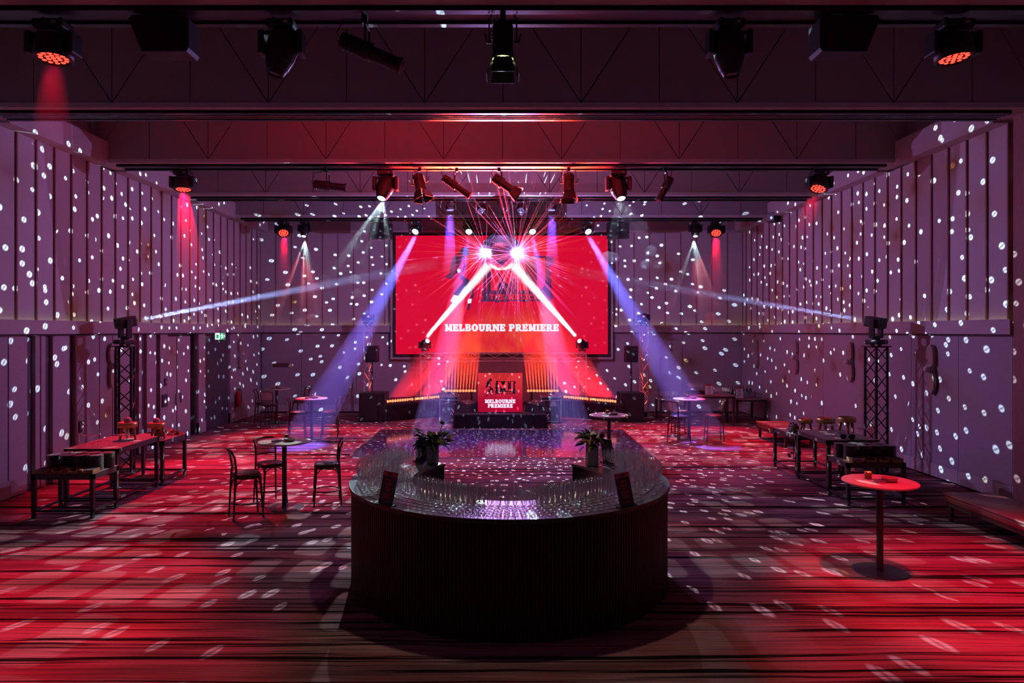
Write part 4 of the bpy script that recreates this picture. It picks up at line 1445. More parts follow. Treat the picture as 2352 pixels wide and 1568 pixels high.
# ------------------------------------------------------------------ battens
M_CELL = mat('batten_cell', (0.3, 0.1, 0.03), 0.4, emit=(1.0, 0.20, 0.075), estr=2.3)
NAMES = ['outer end, door side', 'middle, door side', 'inner raised one, door side', 'outer end, sconce side', 'middle, sconce side', 'inner raised one, sconce side']
for bi, (a, bb, tg) in enumerate(BATTENS):
    mid = (a + bb) / 2
    L = (bb - a).length
    if bb.x < a.x:
        a, bb = bb, a
    ang = math.atan2(bb.y - a.y, bb.x - a.x)
    t = thing('light_batten', 'glowing red-orange LED batten along the stage, ' + NAMES[bi], 'light batten', (mid.x, mid.y, mid.z - .10), ang)
    MB().box(-L / 2, -.045, .03, L / 2, .05, .085).build('housing', M_ALU, t)
    z0 = -.0 if bi in (2, 5) else -.0
    f = MB()
    for q in (-1, 1):
        f.box(q * L * .35 - .03, -.06, 0 if bi not in (2, 5) else -.36, q * L * .35 + .03, .06, .035)
    f.build('foot', M_BLACK, t)
    n = 11
    r = L / n * .47
    cm = MB().lathe([(.001, .03), (r * .5, .026), (r * .86, .012), (r, -.004)], 10).mesh('lens')
    cm.materials.append(M_CELL)
    for i in range(n):
        o = bpy.data.objects.new('lens', cm)
        col.objects.link(o)
        o.parent = t
        o.location = (-L / 2 + (i + .5) * L / n, -.042, .058)
        o.rotation_euler = (PI / 2, 0, 0)
# riser the inner battens stand on
for s, w in ((-1, 'door'), (1, 'sconce')):
    t = thing('stage_riser', 'dark riser under the inner batten, %s side of the booth' % w, 'riser', (s * 1.34, 22.4, 0))
    MB().box(-.60, -.30, .36, .60, .35, .40).build('deck', M_DECK, t)
    MB().box(-.56, -.28, 0, .56, .33, .36).build('body', M_BLACK, t)

# ------------------------------------------------------------------ trusses
def truss_parts(t, p, q, w, bay, mat_c, mat_b, rc=.024, rb=.010, tri=False, roll=0.0):
    p, q = Vector(p), Vector(q)
    d = (q - p).normalized()
    a = d.orthogonal().normalized() if abs(d.z) < .9 else Vector((1, 0, 0))
    if abs(d.z) < .9:
        a = Vector((0, 0, 1)) - d * d.z
        a.normalize()
    b = d.cross(a)
    if roll:
        a, b = a * math.cos(roll) + b * math.sin(roll), b * math.cos(roll) - a * math.sin(roll)
    if tri:
        cs = [(-a - b * .58) * w / 2, (a - b * .58) * w / 2, b * w * .58]
    else:
        cs = [(-a - b) * w / 2, (a - b) * w / 2, (a + b) * w / 2, (-a + b) * w / 2]
    for c in cs:
        MB().cyl(p + c, q + c, rc, 8).build('chord', mat_c, t)
    L = (q - p).length
    n = max(1, round(L / bay))
    for i in range(len(cs)):
        c0, c1 = cs[i], cs[(i + 1) % len(cs)]
        m = MB()
        for k in range(n):
            s0, s1 = p + d * (L * k / n), p + d * (L * (k + 1) / n)
            x0, x1 = (c0, c1) if k % 2 == 0 else (c1, c0)
            MB().cyl(s0 + x0, s1 + x1, rb, 6).build('brace', mat_b, t)
        for e in (p, q):
            MB().cyl(e + c0, e + c1, rb * 1.2, 6).build('end_bar', mat_b, t)

M_BLKTRUSS = mat('black_truss', (0.018, 0.018, 0.020), 0.4, .3)
def tower(px, Y, X, label):
    t = thing('truss_tower', label, 'truss', (X, Y, 0))
    MB().bbox(-.30, -.30, 0, .30, .30, .012, .004).build('base_plate', M_BLKTRUSS, t)
    truss_parts(t, (0, 0, .012), (0, 0, 2.45), .27, .27, M_BLKTRUSS, M_BLKTRUSS, .026, .011, roll=.30)
    MB().box(-.2, -.2, 2.45, .2, .2, 2.47).build('top_plate', M_BLKTRUSS, t)
    return t
YT = 13.45
tower(285, YT, -7.42, 'black box truss tower by the door wall holding a beam light')
tower(2011, YT, 7.38, 'black box truss tower by the sconce wall holding a beam light')
for X, tg, lab in ((-7.42, at(1010, 604, 22.9), 'beam light on top of the truss tower by the doors'), (7.38, at(1310, 622, 22.9), 'beam light on top of the truss tower by the sconces')):
    top = Vector((X, YT, 2.47))
    d = (tg - (top + Vector((0, 0, .46))))
    t = thing('beam_light', lab, 'stage light', top)
    pan = math.atan2(-d.x, d.y)
    R = Matrix.Rotation(pan, 4, 'Z')
    MB().bbox(-.17, -.14, .03, .17, .14, .12, .02).xf(R).build('base_box', M_CASE, t)
    m = MB()
    for cx in (-.11, .11):
        m.box(cx - .02, -.03, 0, cx + .02, .03, .035)
    m.xf(R).build('clamp', M_STEEL, t)
    MB().box(.06, -.143, .05, .11, -.139, .10).xf(R).build('display', M_LABELPALE, t)
    y = MB()
    y.cyl((0, 0, .12), (0, 0, .16), .075, 14).bbox(-.135, -.06, .15, .135, .06, .20, .012)
    for q in (-1, 1):
        y.bbox(q * .135 - .022, -.055, .16, q * .135 + .022, .055, .52, .012)
    y.xf(R).build('yoke', M_CASE, t)
    h = MB().bbox(-.105, -.105, -.20, .105, .105, .17, .03).build('head', M_CASE, t, (0, 0, .46), turn(d))
    MB().lathe([(.001, -.206), (.05, -.205), (.075, -.198)], 14).build('lens', M_LENSPALE if X < 0 else M_LENSBLUE, h)

# slim triangular towers beside the stage
for s, X, w in ((-1, -4.28, 'door'), (1, 4.56, 'sconce')):
    Y = 21.9
    t = thing('slim_truss_tower', 'slim silver triangular truss tower glowing red inside, %s side of stage' % w, 'truss', (X, Y, 0))
    MB().box(-.3, -.3, 0, .3, .3, .012).build('base_plate', M_ALU, t)
    MB().box(-.09, -.09, .012, .09, .09, .16).build('floor_light', M_CASE, t)
    truss_parts(t, (0, 0, .012), (0, 0, 2.92), .26, .29, M_ALU, M_ALU, .017, .008, tri=True)
    MB().box(-.17, -.17, 2.92, .17, .17, 2.94).build('top_plate', M_BLACK, t)
    l = bpy.data.lights.new('tower_uplight', 'SPOT')
    l.energy = 420
    l.color = (1.0, 0.05, 0.02)
    l.spot_size = math.radians(24)
    l.shadow_soft_size = .05
    o = bpy.data.objects.new('tower_uplight', l)
    o.location = (X, Y, .18)
    o.rotation_euler = (PI, 0, 0)
    col.objects.link(o)
    mini = mini_head('compact_spotlight', 'moving head with a red glowing aperture on the slim tower, %s side' % w, Vector((X, Y, 2.94)), .92, (.0, -1, .10), M_LENSOFF, None, False)
    hd = [c for c in mini.children if c.name.startswith('head')][0]
    MB().lathe([(.001, -.150), (.020, -.148), (.028, -.140)], 10).build('glowing_aperture', M_REDDOT, hd, (.03 * s, 0, 0))

# goal post truss across the stage
gt = thing('goal_post_truss', 'silver box truss goal post standing across the back of the stage', 'truss', (0, 22.0, 0))
zt = EYE - (820 - CY) * 22.0 / FPX
xl, xr = (976 - CX) * 22 / FPX, (1337 - CX) * 22 / FPX
truss_parts(gt, (xl - .13, 0, zt), (xr + .13, 0, zt), .26, .52, M_ALU, M_ALU, .020, .009)
for x in (xl, xr):
    truss_parts(gt, (x, 0, .012), (x, 0, zt - .14), .26, .36, M_ALU, M_ALU, .020, .009)
    MB().box(x - .3, -.3, 0, x + .3, .3, .012).build('base_plate', M_ALU, gt)
for x, w in ((xl, 'door'), (xr, 'sconce')):
    top = Vector((x, 22.0, zt + .155))
    ax = top + Vector((0, 0, .30))
    spot_light('moving_spotlight', 'white blazing moving spotlight on the goal post truss, %s end' % w, top, .80, BALL - ax, M_LENSWHITE, None, False, False)

# ------------------------------------------------------------------ sound
def box_speaker(name, label, loc, w, d, h, rz=0):
    t = thing(name, label, 'speaker', loc, rz)
    MB().bbox(-w / 2, -d / 2, 0, w / 2, d / 2, h, .02).build('cabinet', M_BLACK, t)
    MB().box(-w * .46, -d / 2 - .012, h * .04, w * .46, -d / 2, h * .96).build('grille', M_CASE, t)
    m = MB()
    for s in (-1, 1):
        m.box(s * w * .30 - .05, -d / 2 - .014, h * .80, s * w * .30 + .05, -d / 2 - .010, h * .86)
    m.build('handle', M_STEEL, t)
    return t
for s, w, bx, lx_, tz in ((-1, 'door', -3.92, -3.98, 2.1), (1, 'sconce', 3.96, 3.98, 2.1)):
    Y = 21.0
    box_speaker('subwoofer', 'big black subwoofer on the floor at the %s side of the stage' % w, (bx, Y, 0), .72 if s > 0 else .80, .70, .88, -.0)
    p = thing('speaker_pole', 'thin black pole rising from the subwoofer on the %s side' % w, 'pole', (lx_, Y, .88))
    MB().cyl((0, 0, 0), (0, 0, .92), .019, 8).build('tube', M_STEEL, p)
    MB().cyl((0, 0, .58), (0, 0, .64), .03, 8).cyl((-.05, 0, .61), (.05, 0, .61), .008, 6).build('collar', M_BLACK, p)
    box_speaker('pole_speaker', 'small black speaker on a pole beside the screen, %s side' % w, (lx_, Y, 1.80), .375, .35, .50)
M_MONITOR = mat('charcoal_paint', (0.055, 0.05, 0.058), .5)
def wedge(loc, rz, label):
    t = thing('stage_monitor', label, 'speaker', loc, rz)
    poly = [(-.24, 0), (.24, 0), (.25, .10), (.10, .33), (-.20, .24)]
    MB().wallpoly(poly, -.26, .26).build('cabinet', M_MONITOR, t)
    MB().wallpoly([(.245, .11), (.105, .325), (.115, .332), (.257, .115)], -.24, .24).build('grille', M_BLACK, t)
    MB().box(-.13, -.266, .10, .05, -.258, .14).box(-.10, -.266, .17, .08, -.258, .21).build('handle', M_BLACK, t)
    return t
wedge((-1.02, 19.95, .405), PI - .5, 'grey wedge monitor lying on the stage between booth and case, door side')
wedge((1.02, 19.95, .405), .5, 'grey wedge monitor lying on the stage between booth and case, sconce side')

# flight cases
def flight_case(loc, w, d, h, label, side):
    t = thing('flight_case', label, 'case', loc)
    MB().box(-w / 2 + .012, -d / 2 + .012, .06, w / 2 - .012, d / 2 - .012, h - .012).build('body', M_PRINTBLACK, t)
    e = MB()
    r = .014
    for x in (-1, 1):
        for y in (-1, 1):
            e.box(x * w / 2 - r, y * d / 2 - r, .05, x * w / 2 + r, y * d / 2 + r, h)
        for z in (.05, h - .02):
            e.box(x * w / 2 - r, -d / 2, z, x * w / 2 + r, d / 2, z + .024)
    for y in (-1, 1):
        for z in (.05, h - .02, h - .12):
            e.box(-w / 2, y * d / 2 - r, z, w / 2, y * d / 2 + r, z + .022)
    e.build('edge_frame', M_ALU, t)
    for x in (-1, 1):
        for z in (.14, h - .20):
            MB().box(x * w * .36 - .045, -d / 2 - .006, z - .045, x * w * .36 + .045, -d / 2, z + .045).build('latch_plate', M_STEEL, t)
            MB().cyl((x * w * .36, -d / 2 - .002, z - .01), (x * w * .36, -d / 2 - .018, z - .01), .022, 10).build('latch', M_CHROME, t)
    for x in (-1, 1):
        for y in (-1, 1):
            MB().cyl((x * w * .38 - .015, y * d * .36, .027), (x * w * .38 + .015, y * d * .36, .027), .027, 10).build('caster', M_RUBBER, t)
    f = -d / 2
    kk = .00115
    mm = MB()
    if side < 0:
        R = Matrix.Rotation(-.28, 4, 'Y')
        q = write(MB(), 'BAD', -.07, .07, 0, .045, 0, .004).xf(Matrix.Translation((.0 - .05, f, h * .74)) @ R)
        q.build('sticker_lettering', M_PAPER, t)
        ox, oz = -.42, h * .78 + .20
        for p in DANCER_DARK:
            pts = [(.10 + (x - 430) * -.00075, h * .40 - (z - 580) * .00062) for x, z in p]
            a = sum(pts[i][0] * pts[(i + 1) % len(pts)][1] - pts[(i + 1) % len(pts)][0] * pts[i][1] for i in range(len(pts)))
            mm.wallpoly(pts if a > 0 else pts[::-1], f - .004, f)
        mm.build('dancer_sticker', M_PAPER, t)
        write(MB().box(.055, f - .003, h * .09, .145, f, h * .15), 'MJ', .065, .135, h * .10, h * .14, f, .005).build('sticker', M_PAPER, t)
    else:
        for p in DANCER_DARK:
            pts = [(-.10 + (x - 430) * .00055, h * .24 - (z - 580) * .00052) for x, z in p]
            a = sum(pts[i][0] * pts[(i + 1) % len(pts)][1] - pts[(i + 1) % len(pts)][0] * pts[i][1] for i in range(len(pts)))
            mm.wallpoly(pts if a > 0 else pts[::-1], f - .004, f)
        mm.build('dancer_sticker', M_PAPER, t)
        q = MB()
        for z, wd in ((.775, .055), (.715, .075), (.65, .09)):
            q.box(.06 - wd, f - .004, h * z, .06 + wd, f, h * (z + .045))
        q.build('sticker', M_PAPER, t)
        q = MB()
        for z, wd in ((.775, .055), (.715, .075), (.65, .09)):
            for i in range(4):
                q.box(.06 - wd * .8 + i * wd * .42, f - .0055, h * (z + .012), .06 - wd * .8 + i * wd * .42 + wd * .28, f - .003, h * (z + .034))
        q.build('sticker_print', M_PRINTBLACK, t)
    return t
flight_case((-1.575, 20.72, 0), .55, .55, .80, 'black flight case with silver edges on the door side of the centre stage', -1)
flight_case((1.48, 20.62, 0), .58, .55, .80, 'black flight case with silver edges on the sconce side of the centre stage', 1)
for s, w, x in ((-1, 'door', -1.575), (1, 'sconce', 1.48)):
    c = MB()
    pts = [(-.2 + .04 * i, .05 * math.sin(i * 1.9), .012 + .012 * math.sin(i * 2.7) ** 2) for i in range(11)]
    c.tube(pts, .012, 6)
    o = c.build('coiled_cable', M_PRINTRED, None, (x, 20.6, .804))
    tag(o, 'loose cable heaped on top of the flight case, %s side' % w, 'cable')
# ------------------------------------------------------------------ cane bar stools and round tables
def bar_stool_proto():
    t = thing('bar_stool', 'x', 'stool')
    SH = .66
    # padded seat, rounded square
    def rs(r, n=24, k=3.2):
        out = []
        for i in range(n):
            a = 2 * PI * i / n
            c, s = math.cos(a), math.sin(a)
            f = r / (abs(c) ** k + abs(s) ** k) ** (1 / k)
            out.append((f * c, f * s))
        return out
    def stack(levels):
        mb = MB()
        n = 24
        vs = []
        for r, z in levels:
            vs += [(x, y, z) for x, y in rs(r)]
        fs = [(j * n + i, j * n + (i + 1) % n, (j + 1) * n + (i + 1) % n, (j + 1) * n + i) for j in range(len(levels) - 1) for i in range(n)]
        mb.add(vs, fs, True)
        mb.add(vs[:n], [tuple(range(n - 1, -1, -1))])
        mb.add(vs[-n:], [tuple(range(n))], True)
        return mb
    stack([(.188, SH - .065), (.198, SH - .06), (.198, SH - .03)]).build('seat_frame', M_DARKWOOD, t)
    stack([(.190, SH - .03), (.195, SH - .018), (.186, SH - .004), (.15, SH + .006), (.05, SH + .010)]).build('seat', M_VINYL, t)
    legs = []
    for sx in (-1, 1):
        a, b = Vector((.165, sx * .155, SH - .05)), Vector((.205, sx * .195, 0))
        MB().cyl(b, a, .014, 8, .017).build('leg', M_DARKWOOD, t)
        legs.append((a, b))
        p = [Vector((-.215, sx * .185, 0)), Vector((-.185, sx * .165, SH - .05)), Vector((-.175, sx * .162, SH + .08)), Vector((-.195, sx * .168, SH + .25)), Vector((-.235, sx * .172, SH + .34))]
        MB().tube(p, .016, 8, radii=[.013, .017, .016, .015, .014]).build('leg', M_DARKWOOD, t)
        legs.append((p[1], p[0]))
    # bent arches under the seat and the ring footrest
    for sx in (-1, 1):
        pts = [Vector((.19, sx * .178, .36)), Vector((.17, sx * .165, .50)), Vector((.09, sx * .15, SH - .07)), Vector((-.09, sx * .15, SH - .07)), Vector((-.18, sx * .162, .50)), Vector((-.2, sx * .172, .36))]
        MB().tube(pts, .009, 6).build('arch_brace', M_DARKWOOD, t)
    for sy in (-1, 1):
        pts = [Vector((sy * .19, -.175, .40)), Vector((sy * .165, -.14, .54)), Vector((sy * .15, -.06, SH - .07)), Vector((sy * .15, .06, SH - .07)), Vector((sy * .165, .14, .54)), Vector((sy * .19, .175, .40))]
        MB().tube(pts, .009, 6).build('arch_brace', M_DARKWOOD, t)
    ring = [(.205 * math.cos(2 * PI * i / 24), .205 * math.sin(2 * PI * i / 24), .225) for i in range(24)]
    MB().tube(ring, .011, 6, True).build('foot_ring', M_DARKWOOD, t)
    # back: curved top rail, bottom rail and cane panel
    def bx(v, z):  # curved backwards in the middle
        return -.178 - max(0, z - SH - .10) * .235 - .030 * (1 - (v / .17) ** 2)
    top = [Vector((bx(v, SH + .34) - .0, v, SH + .34 + .022 * (1 - (v / .172) ** 4))) for v in [(-.172 + .344 * i / 10) for i in range(11)]]
    MB().tube(top, .016, 8).build('top_rail', M_DARKWOOD, t)
    bot = [Vector((bx(v, SH + .10), v, SH + .11)) for v in [(-.165 + .33 * i / 8) for i in range(9)]]
    MB().tube(bot, .012, 6).build('back_rail', M_DARKWOOD, t)
    c = MB()
    n, m = 15, 12
    w = .0028
    for i in range(n):
        v = -.155 + .31 * i / (n - 1)
        pts = [Vector((bx(v, z), v, z)) for z in [SH + .11 + .23 * j / 5 for j in range(6)]]
        for p, q in zip(pts, pts[1:]):
            c.add([p + Vector((0, -w, 0)), p + Vector((0, w, 0)), q + Vector((0, w, 0)), q + Vector((0, -w, 0))], [(0, 1, 2, 3)])
    for j in range(m):
        z = SH + .12 + .215 * j / (m - 1)
        pts = [Vector((bx(v, z) - .001, v, z)) for v in [-.16 + .32 * i / 6 for i in range(7)]]
        for p, q in zip(pts, pts[1:]):
            c.add([p + Vector((0, 0, -w)), q + Vector((0, 0, -w)), q + Vector((0, 0, w)), p + Vector((0, 0, w))], [(0, 1, 2, 3)])
    for sg in (-1, 1):
        for i in range(-12, 22):
            pts = []
            for j in range(6):
                z = SH + .11 + .23 * j / 5
                v = -.155 + .0221 * i + sg * (z - SH - .11 - (.23 if sg < 0 else 0)) * 1.0
                if abs(v) <= .158:
                    pts.append(Vector((bx(v, z) + .001, v, z)))
            for p, q in zip(pts, pts[1:]):
                c.add([p + Vector((0, -w * .7, 0)), p + Vector((0, w * .7, 0)), q + Vector((0, w * .7, 0)), q + Vector((0, -w * .7, 0))], [(0, 1, 2, 3)])
    o = c.build('cane_panel', M_CANE, t)
    o['kind'] = 'stuff'
    return t
stool0 = bar_stool_proto()
STOOLS = [  # x, y, facing angle (seat front), label
    (-3.80, 10.17, .55, 'cane-backed bar stool with dark seat, the one nearer the camera at the oak table'),
    (-3.72, 10.98, -.85, 'cane-backed bar stool with broad back showing behind the oak round table'),
    (-2.80, 10.94, PI + .30, 'cane-backed bar stool at the oak table on the side of the round bar'),
    (-5.34, 17.85, .20, 'cane bar stool with red lit seat at the violet lit table, door side'),
    (-4.50, 17.9, PI + .15, 'cane bar stool with blue lit seat at the violet lit table'),
    (-7.05, 20.2, .1, 'cane bar stool at the dim table in the corner, nearest the doors'),
    (-6.72, 19.75, PI / 2, 'cane bar stool with its back toward the camera at the dim corner table'),
    (-6.15, 20.9, PI + .7, 'dim cane bar stool half hidden beyond the corner table'),
    (4.42, 17.0, .50, 'cane bar stool with blue lit seat at the table by the back bar'),
    (4.75, 18.15, -PI / 2, 'cane bar stool with red seat behind the table by the back bar'),
    (5.33, 17.15, PI - .1, 'cane bar stool with red seat on the bench side of the back bar table')]
for i, (x, y, a, lab) in enumerate(STOOLS):
    if i == 0:
        stool0.location = (x, y, 0)
        stool0.rotation_euler = (0, 0, a)
        stool0['label'] = lab
        stool0['group'] = 'cane bar stools'
    else:
        copy_tree(stool0, None, (x, y, 0), a, lab, 'cane bar stools')

def table_proto():
    t = thing('bar_table', 'x', 'table')
    TH = 1.04
    MB().lathe([(.001, TH), (.392, TH), (.400, TH - .004), (.400, TH - .020), (.392, TH - .026), (.001, TH - .026)], 48).build('table_top', M_TABLETOP, t)
    MB().cyl((0, 0, .012), (0, 0, TH - .026), .037, 20).build('column', M_STEEL, t)
    MB().cyl((0, 0, TH - .034), (0, 0, TH - .026), .14, 20).build('top_flange', M_STEEL, t)
    MB().lathe([(.001, .016), (.05, .016), (.285, .010), (.295, .006), (.295, 0), (.001, 0)], 40).build('base_plate', M_STEEL, t)
    return t
table0 = table_proto()
M_CANDLEGLASS = mat('amber_glass', (0.45, 0.14, 0.03), 0.15, 0, .5, trans=0.55)
M_WAX = mat('wax', (0.8, 0.62, 0.35), 0.5, emit=(1.0, 0.50, 0.12), estr=0.8)
M_FLAME = mat('flame', (1, .6, .2), 0.5, emit=(1.0, 0.62, 0.16), estr=12.0)
M_BOWL = mat('brown_bowl', (0.30, 0.22, 0.17), 0.4)
M_NAPKIN = mat('dark_napkin', (0.12, 0.11, 0.13), 0.8)
def candle_proto():
    t = thing('candle_holder', 'x', 'candle')
    MB().lathe([(.001, .003), (.034, .003), (.038, .006), (.040, .085), (.037, .085), (.035, .012), (.001, .010)], 20).build('glass_cup', M_CANDLEGLASS, t)
    MB().cyl((0, 0, .012), (0, 0, .05), .031, 16).build('wax', M_WAX, t)
    MB().lathe([(.0005, .052), (.005, .058), (.006, .066), (.0005, .082)], 8).build('flame', M_FLAME, t)
    return t
candle0 = candle_proto()
bowl0 = MB().lathe([(.001, 0), (.055, 0), (.075, .012), (.090, .048), (.086, .050), (.072, .018), (.001, .010)], 24).build('snack_bowl', M_BOWL)
tag(bowl0, 'x', 'bowl')
nap0 = thing('napkin_dish', 'x', 'dish')
MB().lathe([(.001, 0), (.07, 0), (.078, .012), (.074, .014), (.001, .008)], 20).build('dish', M_PALECERAMIC, nap0)
MB().box(-.062, -.062, .014, .062, .062, .024).build('napkin', M_NAPKIN, nap0)
TABLES = [
    (-3.41, 10.72, 'round oak bar table on a black column with three cane stools', 'the oak table by the round bar', .02, .10, -.12),
    (-4.87, 17.5, 'round bar table lit violet in front of the stage wing, door side', 'the violet lit table', .0, .1, -.1),
    (-6.72, 20.4, 'round bar table standing dim in the corner near the exit door', 'the dim corner table', .0, .1, -.08),
    (2.21, 14.05, 'round red lit bar table standing alone behind the bar flowers', 'the lone table behind the bar', .0, .1, -.05),
    (4.78, 17.4, 'round violet and red bar table in front of the back bar', 'the table before the back bar', .0, .1, -.1),
    (4.355, 7.86, 'round bar table with bright red lit top standing alone near the bench', 'the bright red table', -.06, .09, -.06)]
for i, (x, y, lab, where, cx, bx_, nx_) in enumerate(TABLES):
    if i == 0:
        table0.location = (x, y, 0)
        table0['label'] = lab
        table0['group'] = 'round bar tables'
    else:
        copy_tree(table0, None, (x, y, 0), .7 * i, lab, 'round bar tables')
    z = 1.04
    for proto, ox, oy, what in ((candle0, cx - .02, .10, 'amber glass candle holder with a lit candle on '), (bowl0, bx_, -.04, 'small brown snack bowl on '), (nap0, nx_ + .02, -.06, 'pale dish with a dark napkin on ')):
        if i == 0:
            proto.location = (x + ox, y + oy, z)
            proto['label'] = what + where
        else:
            copy_tree(proto, None, (x + ox, y + oy, z), .3 * i, what + where)
        proto_g = {'candle_holder': 'table candles', 'snack_bowl': 'snack bowls', 'napkin_dish': 'napkin dishes'}
    l = bpy.data.lights.new('candle_light', 'POINT')
    l.energy = .35
    l.color = (1.0, .55, .2)
    l.shadow_soft_size = .008
    o = bpy.data.objects.new('candle_light', l)
    o.location = (x + cx - .02, y + .10, z + .095)
    col.objects.link(o)

# ------------------------------------------------------------------ buffet tables
M_BUFFET = grain('stained_board', (0.30, 0.20, 0.17), (0.38, 0.26, 0.22), 8, (2, 14, 1), 0.45)
M_FRAME = mat('dark_bronze_frame', (0.055, 0.042, 0.045), 0.38, 0.3)
def buffet(x0, x1, y0, y1, h, label):
    t = thing('buffet_table', label, 'table', ((x0 + x1) / 2, (y0 + y1) / 2, 0))
    a, b = (x1 - x0) / 2, (y1 - y0) / 2
    w = .055
    MB().box(-a + .004, -b + .004, h - .018, a - .004, b - .004, h).build('table_top', M_BUFFET, t)
    m = MB()
    m.box(-a, -b, h - .085, a, -b + w, h - .003).box(-a, b - w, h - .085, a, b, h - .003)
    m.box(-a, -b, h - .085, -a + w, b, h - .003).box(a - w, -b, h - .085, a, b, h - .003)
    m.build('apron', M_FRAME, t)
    for sx in (-1, 1):
        for sy in (-1, 1):
            x, y = sx * (a - w / 2), sy * (b - w / 2)
            MB().box(x - w / 2, y - w / 2, .09, x + w / 2, y + w / 2, h - .02).build('leg', M_FRAME, t)
            c = MB().cyl((x - .014, y, .04), (x + .014, y, .04), .04, 14)
            c.box(x - .02, y - .012, .05, x + .02, y + .012, .095)
            c.build('caster', M_RUBBER, t)
        MB().box(sx * (a - w / 2) - .02, -b, .095, sx * (a - w / 2) + .02, b, .125).build('rail', M_FRAME, t)
    for sy in (-1, 1):
        MB().box(-a, sy * (b - w / 2) - .02, .095, a, sy * (b - w / 2) + .02, .125).build('rail', M_FRAME, t)
    return t
buffet(-6.93, -6.01, 10.05, 10.72, .66, 'low wheeled buffet trolley with plate stacks on the door side')
buffet(-6.93, -6.08, 10.80, 12.12, .90, 'tall long buffet table with round stands on the door side')
buffet(-6.90, -6.05, 12.20, 13.12, .80, 'buffet table with heaped flowers on the door side, farther from the plates')
buffet(5.47, 6.40, 10.80, 11.48, .68, 'low wheeled buffet trolley with plate stacks on the sconce side')
buffet(5.52, 6.40, 11.56, 12.78, .915, 'tall long buffet table with brass stands on the sconce side')
buffet(5.55, 6.42, 12.86, 13.95, .79, 'buffet table with a trailing plant on the sconce side')

# plates
pl0 = MB().lathe([(.001, .004), (.062, .003), (.066, 0), (.070, .004), (.100, .0115), (.104, .0135), (.100, .0145), (.066, .0085), (.001, .0075)], 20).build('plate', M_PLATE)
tag(pl0, 'x', 'plate')
first = True
def plate_stack(x, y, z, n, label, group):
    global first
    rr = random.Random(int(x * 100 + y * 1000))
    for i in range(n):
        if first:
            o = pl0
            first = False
        else:
            o = pl0.copy()
            col.objects.link(o)
        o.location = (x + rr.uniform(-.003, .003), y + rr.uniform(-.003, .003), z + i * .0142)
        o['label'] = ('topmost plate of the ' if i == n - 1 else 'dark plate in the ') + label
        o['group'] = group
DOORP, SCONP = 'plates on the trolley by the doors', 'plates on the trolley by the sconce wall'
for r in range(2):
    for c in range(4):
        if r == 1 or True:
            rn = ('front', 'back')[r]
            q = ('first', 'second', 'third', 'fourth')
            la = '%s row %s stack from the aisle, trolley by the doors' % (rn, q[3 - c])
            lb = '%s row %s stack from the aisle, trolley by the sconces' % (rn, q[c])
            plate_stack(-6.79 + c * .212 + r * .05, 10.36 + r * .215, .66, 16, la, 'plates in the ' + la)
            plate_stack(5.66 + c * .212 - r * .05 + .01, 11.10 + r * .215, .68, 16, lb, 'plates in the ' + lb)

# cutlery boxes
M_CUTLERY = mat('cutlery_steel', (0.7, 0.62, 0.5), 0.2, 1.0)
fork0 = MB()
fork0.box(-.003, -.08, 0, .003, .045, .003).box(-.009, .045, 0, -.006, .095, .003).box(-.003, .045, 0, .0, .095, .003).box(.006, .045, 0, .009, .095, .003).box(-.009, .04, 0, .009, .05, .003)
fm = fork0.mesh('fork')
fm.materials.append(M_CUTLERY)
def cutlery_box(x, y, z, rz, cut, where):
    t = thing('cutlery_box', ('notched timber box of forks on ' if cut else 'notched timber box of dark napkins on ') + where, 'box', (x, y, z), rz)
    w, d, h = .095, .10, .058
    m = MB()
    m.wallpoly([(-w, 0), (w, 0), (w, h), (w * .62, h), (w * .5, h * .55), (-w * .5, h * .55), (-w * .62, h), (-w, h)], -d, -d + .008)
    m.build('front_board', M_GOLDWOOD, t)
    MB().box(-w, -d, 0, -w + .008, d, h).build('side_board', M_GOLDWOOD, t)
    MB().box(w - .008, -d, 0, w, d, h).build('side_board', M_GOLDWOOD, t)
    MB().box(-w, d - .008, 0, w, d, h).build('back_board', M_GOLDWOOD, t)
    MB().box(-w, -d, 0, w, d, .006).build('bottom_board', M_GOLDWOOD, t)
    if cut:
        rr = random.Random(int(x * 77))
        for i in range(6):
            o = bpy.data.objects.new('fork', fm)
            col.objects.link(o)
            tag(o, 'steel fork in an open timber box on ' + where, 'fork', 'forks on ' + where)
            o.location = (x + rr.uniform(-.05, .05), y + rr.uniform(-.0, .0), z + .012 + i * .006)
            o.rotation_euler = (0, 0, rr.uniform(-.2, .2))
    else:
        o = MB().box(-w + .014, -d + .014, .007, w - .014, d - .014, h * .8).build('napkin_pad', M_NAPKIN, None, (x, y, z), (0, 0, rz))
        tag(o, 'dark napkins filling a timber box on ' + where, 'napkins')
W1, W2 = 'the trolley by the doors', 'the trolley by the sconce wall'
for i, (x, cut) in enumerate(((-6.79, 0), (-6.56, 1), (-6.33, 1), (-6.13, 0))):
    cutlery_box(x, 10.17, .66, 0, cut, W1 + (', outer end' if i in (0, 1) else ', aisle end'))
for i, (x, cut) in enumerate(((5.66, 0), (5.865, 1), (6.07, 1), (6.275, 0))):
    cutlery_box(x, 10.92, .68, 0, cut, W2 + (', aisle end' if i in (0, 1) else ', outer end'))

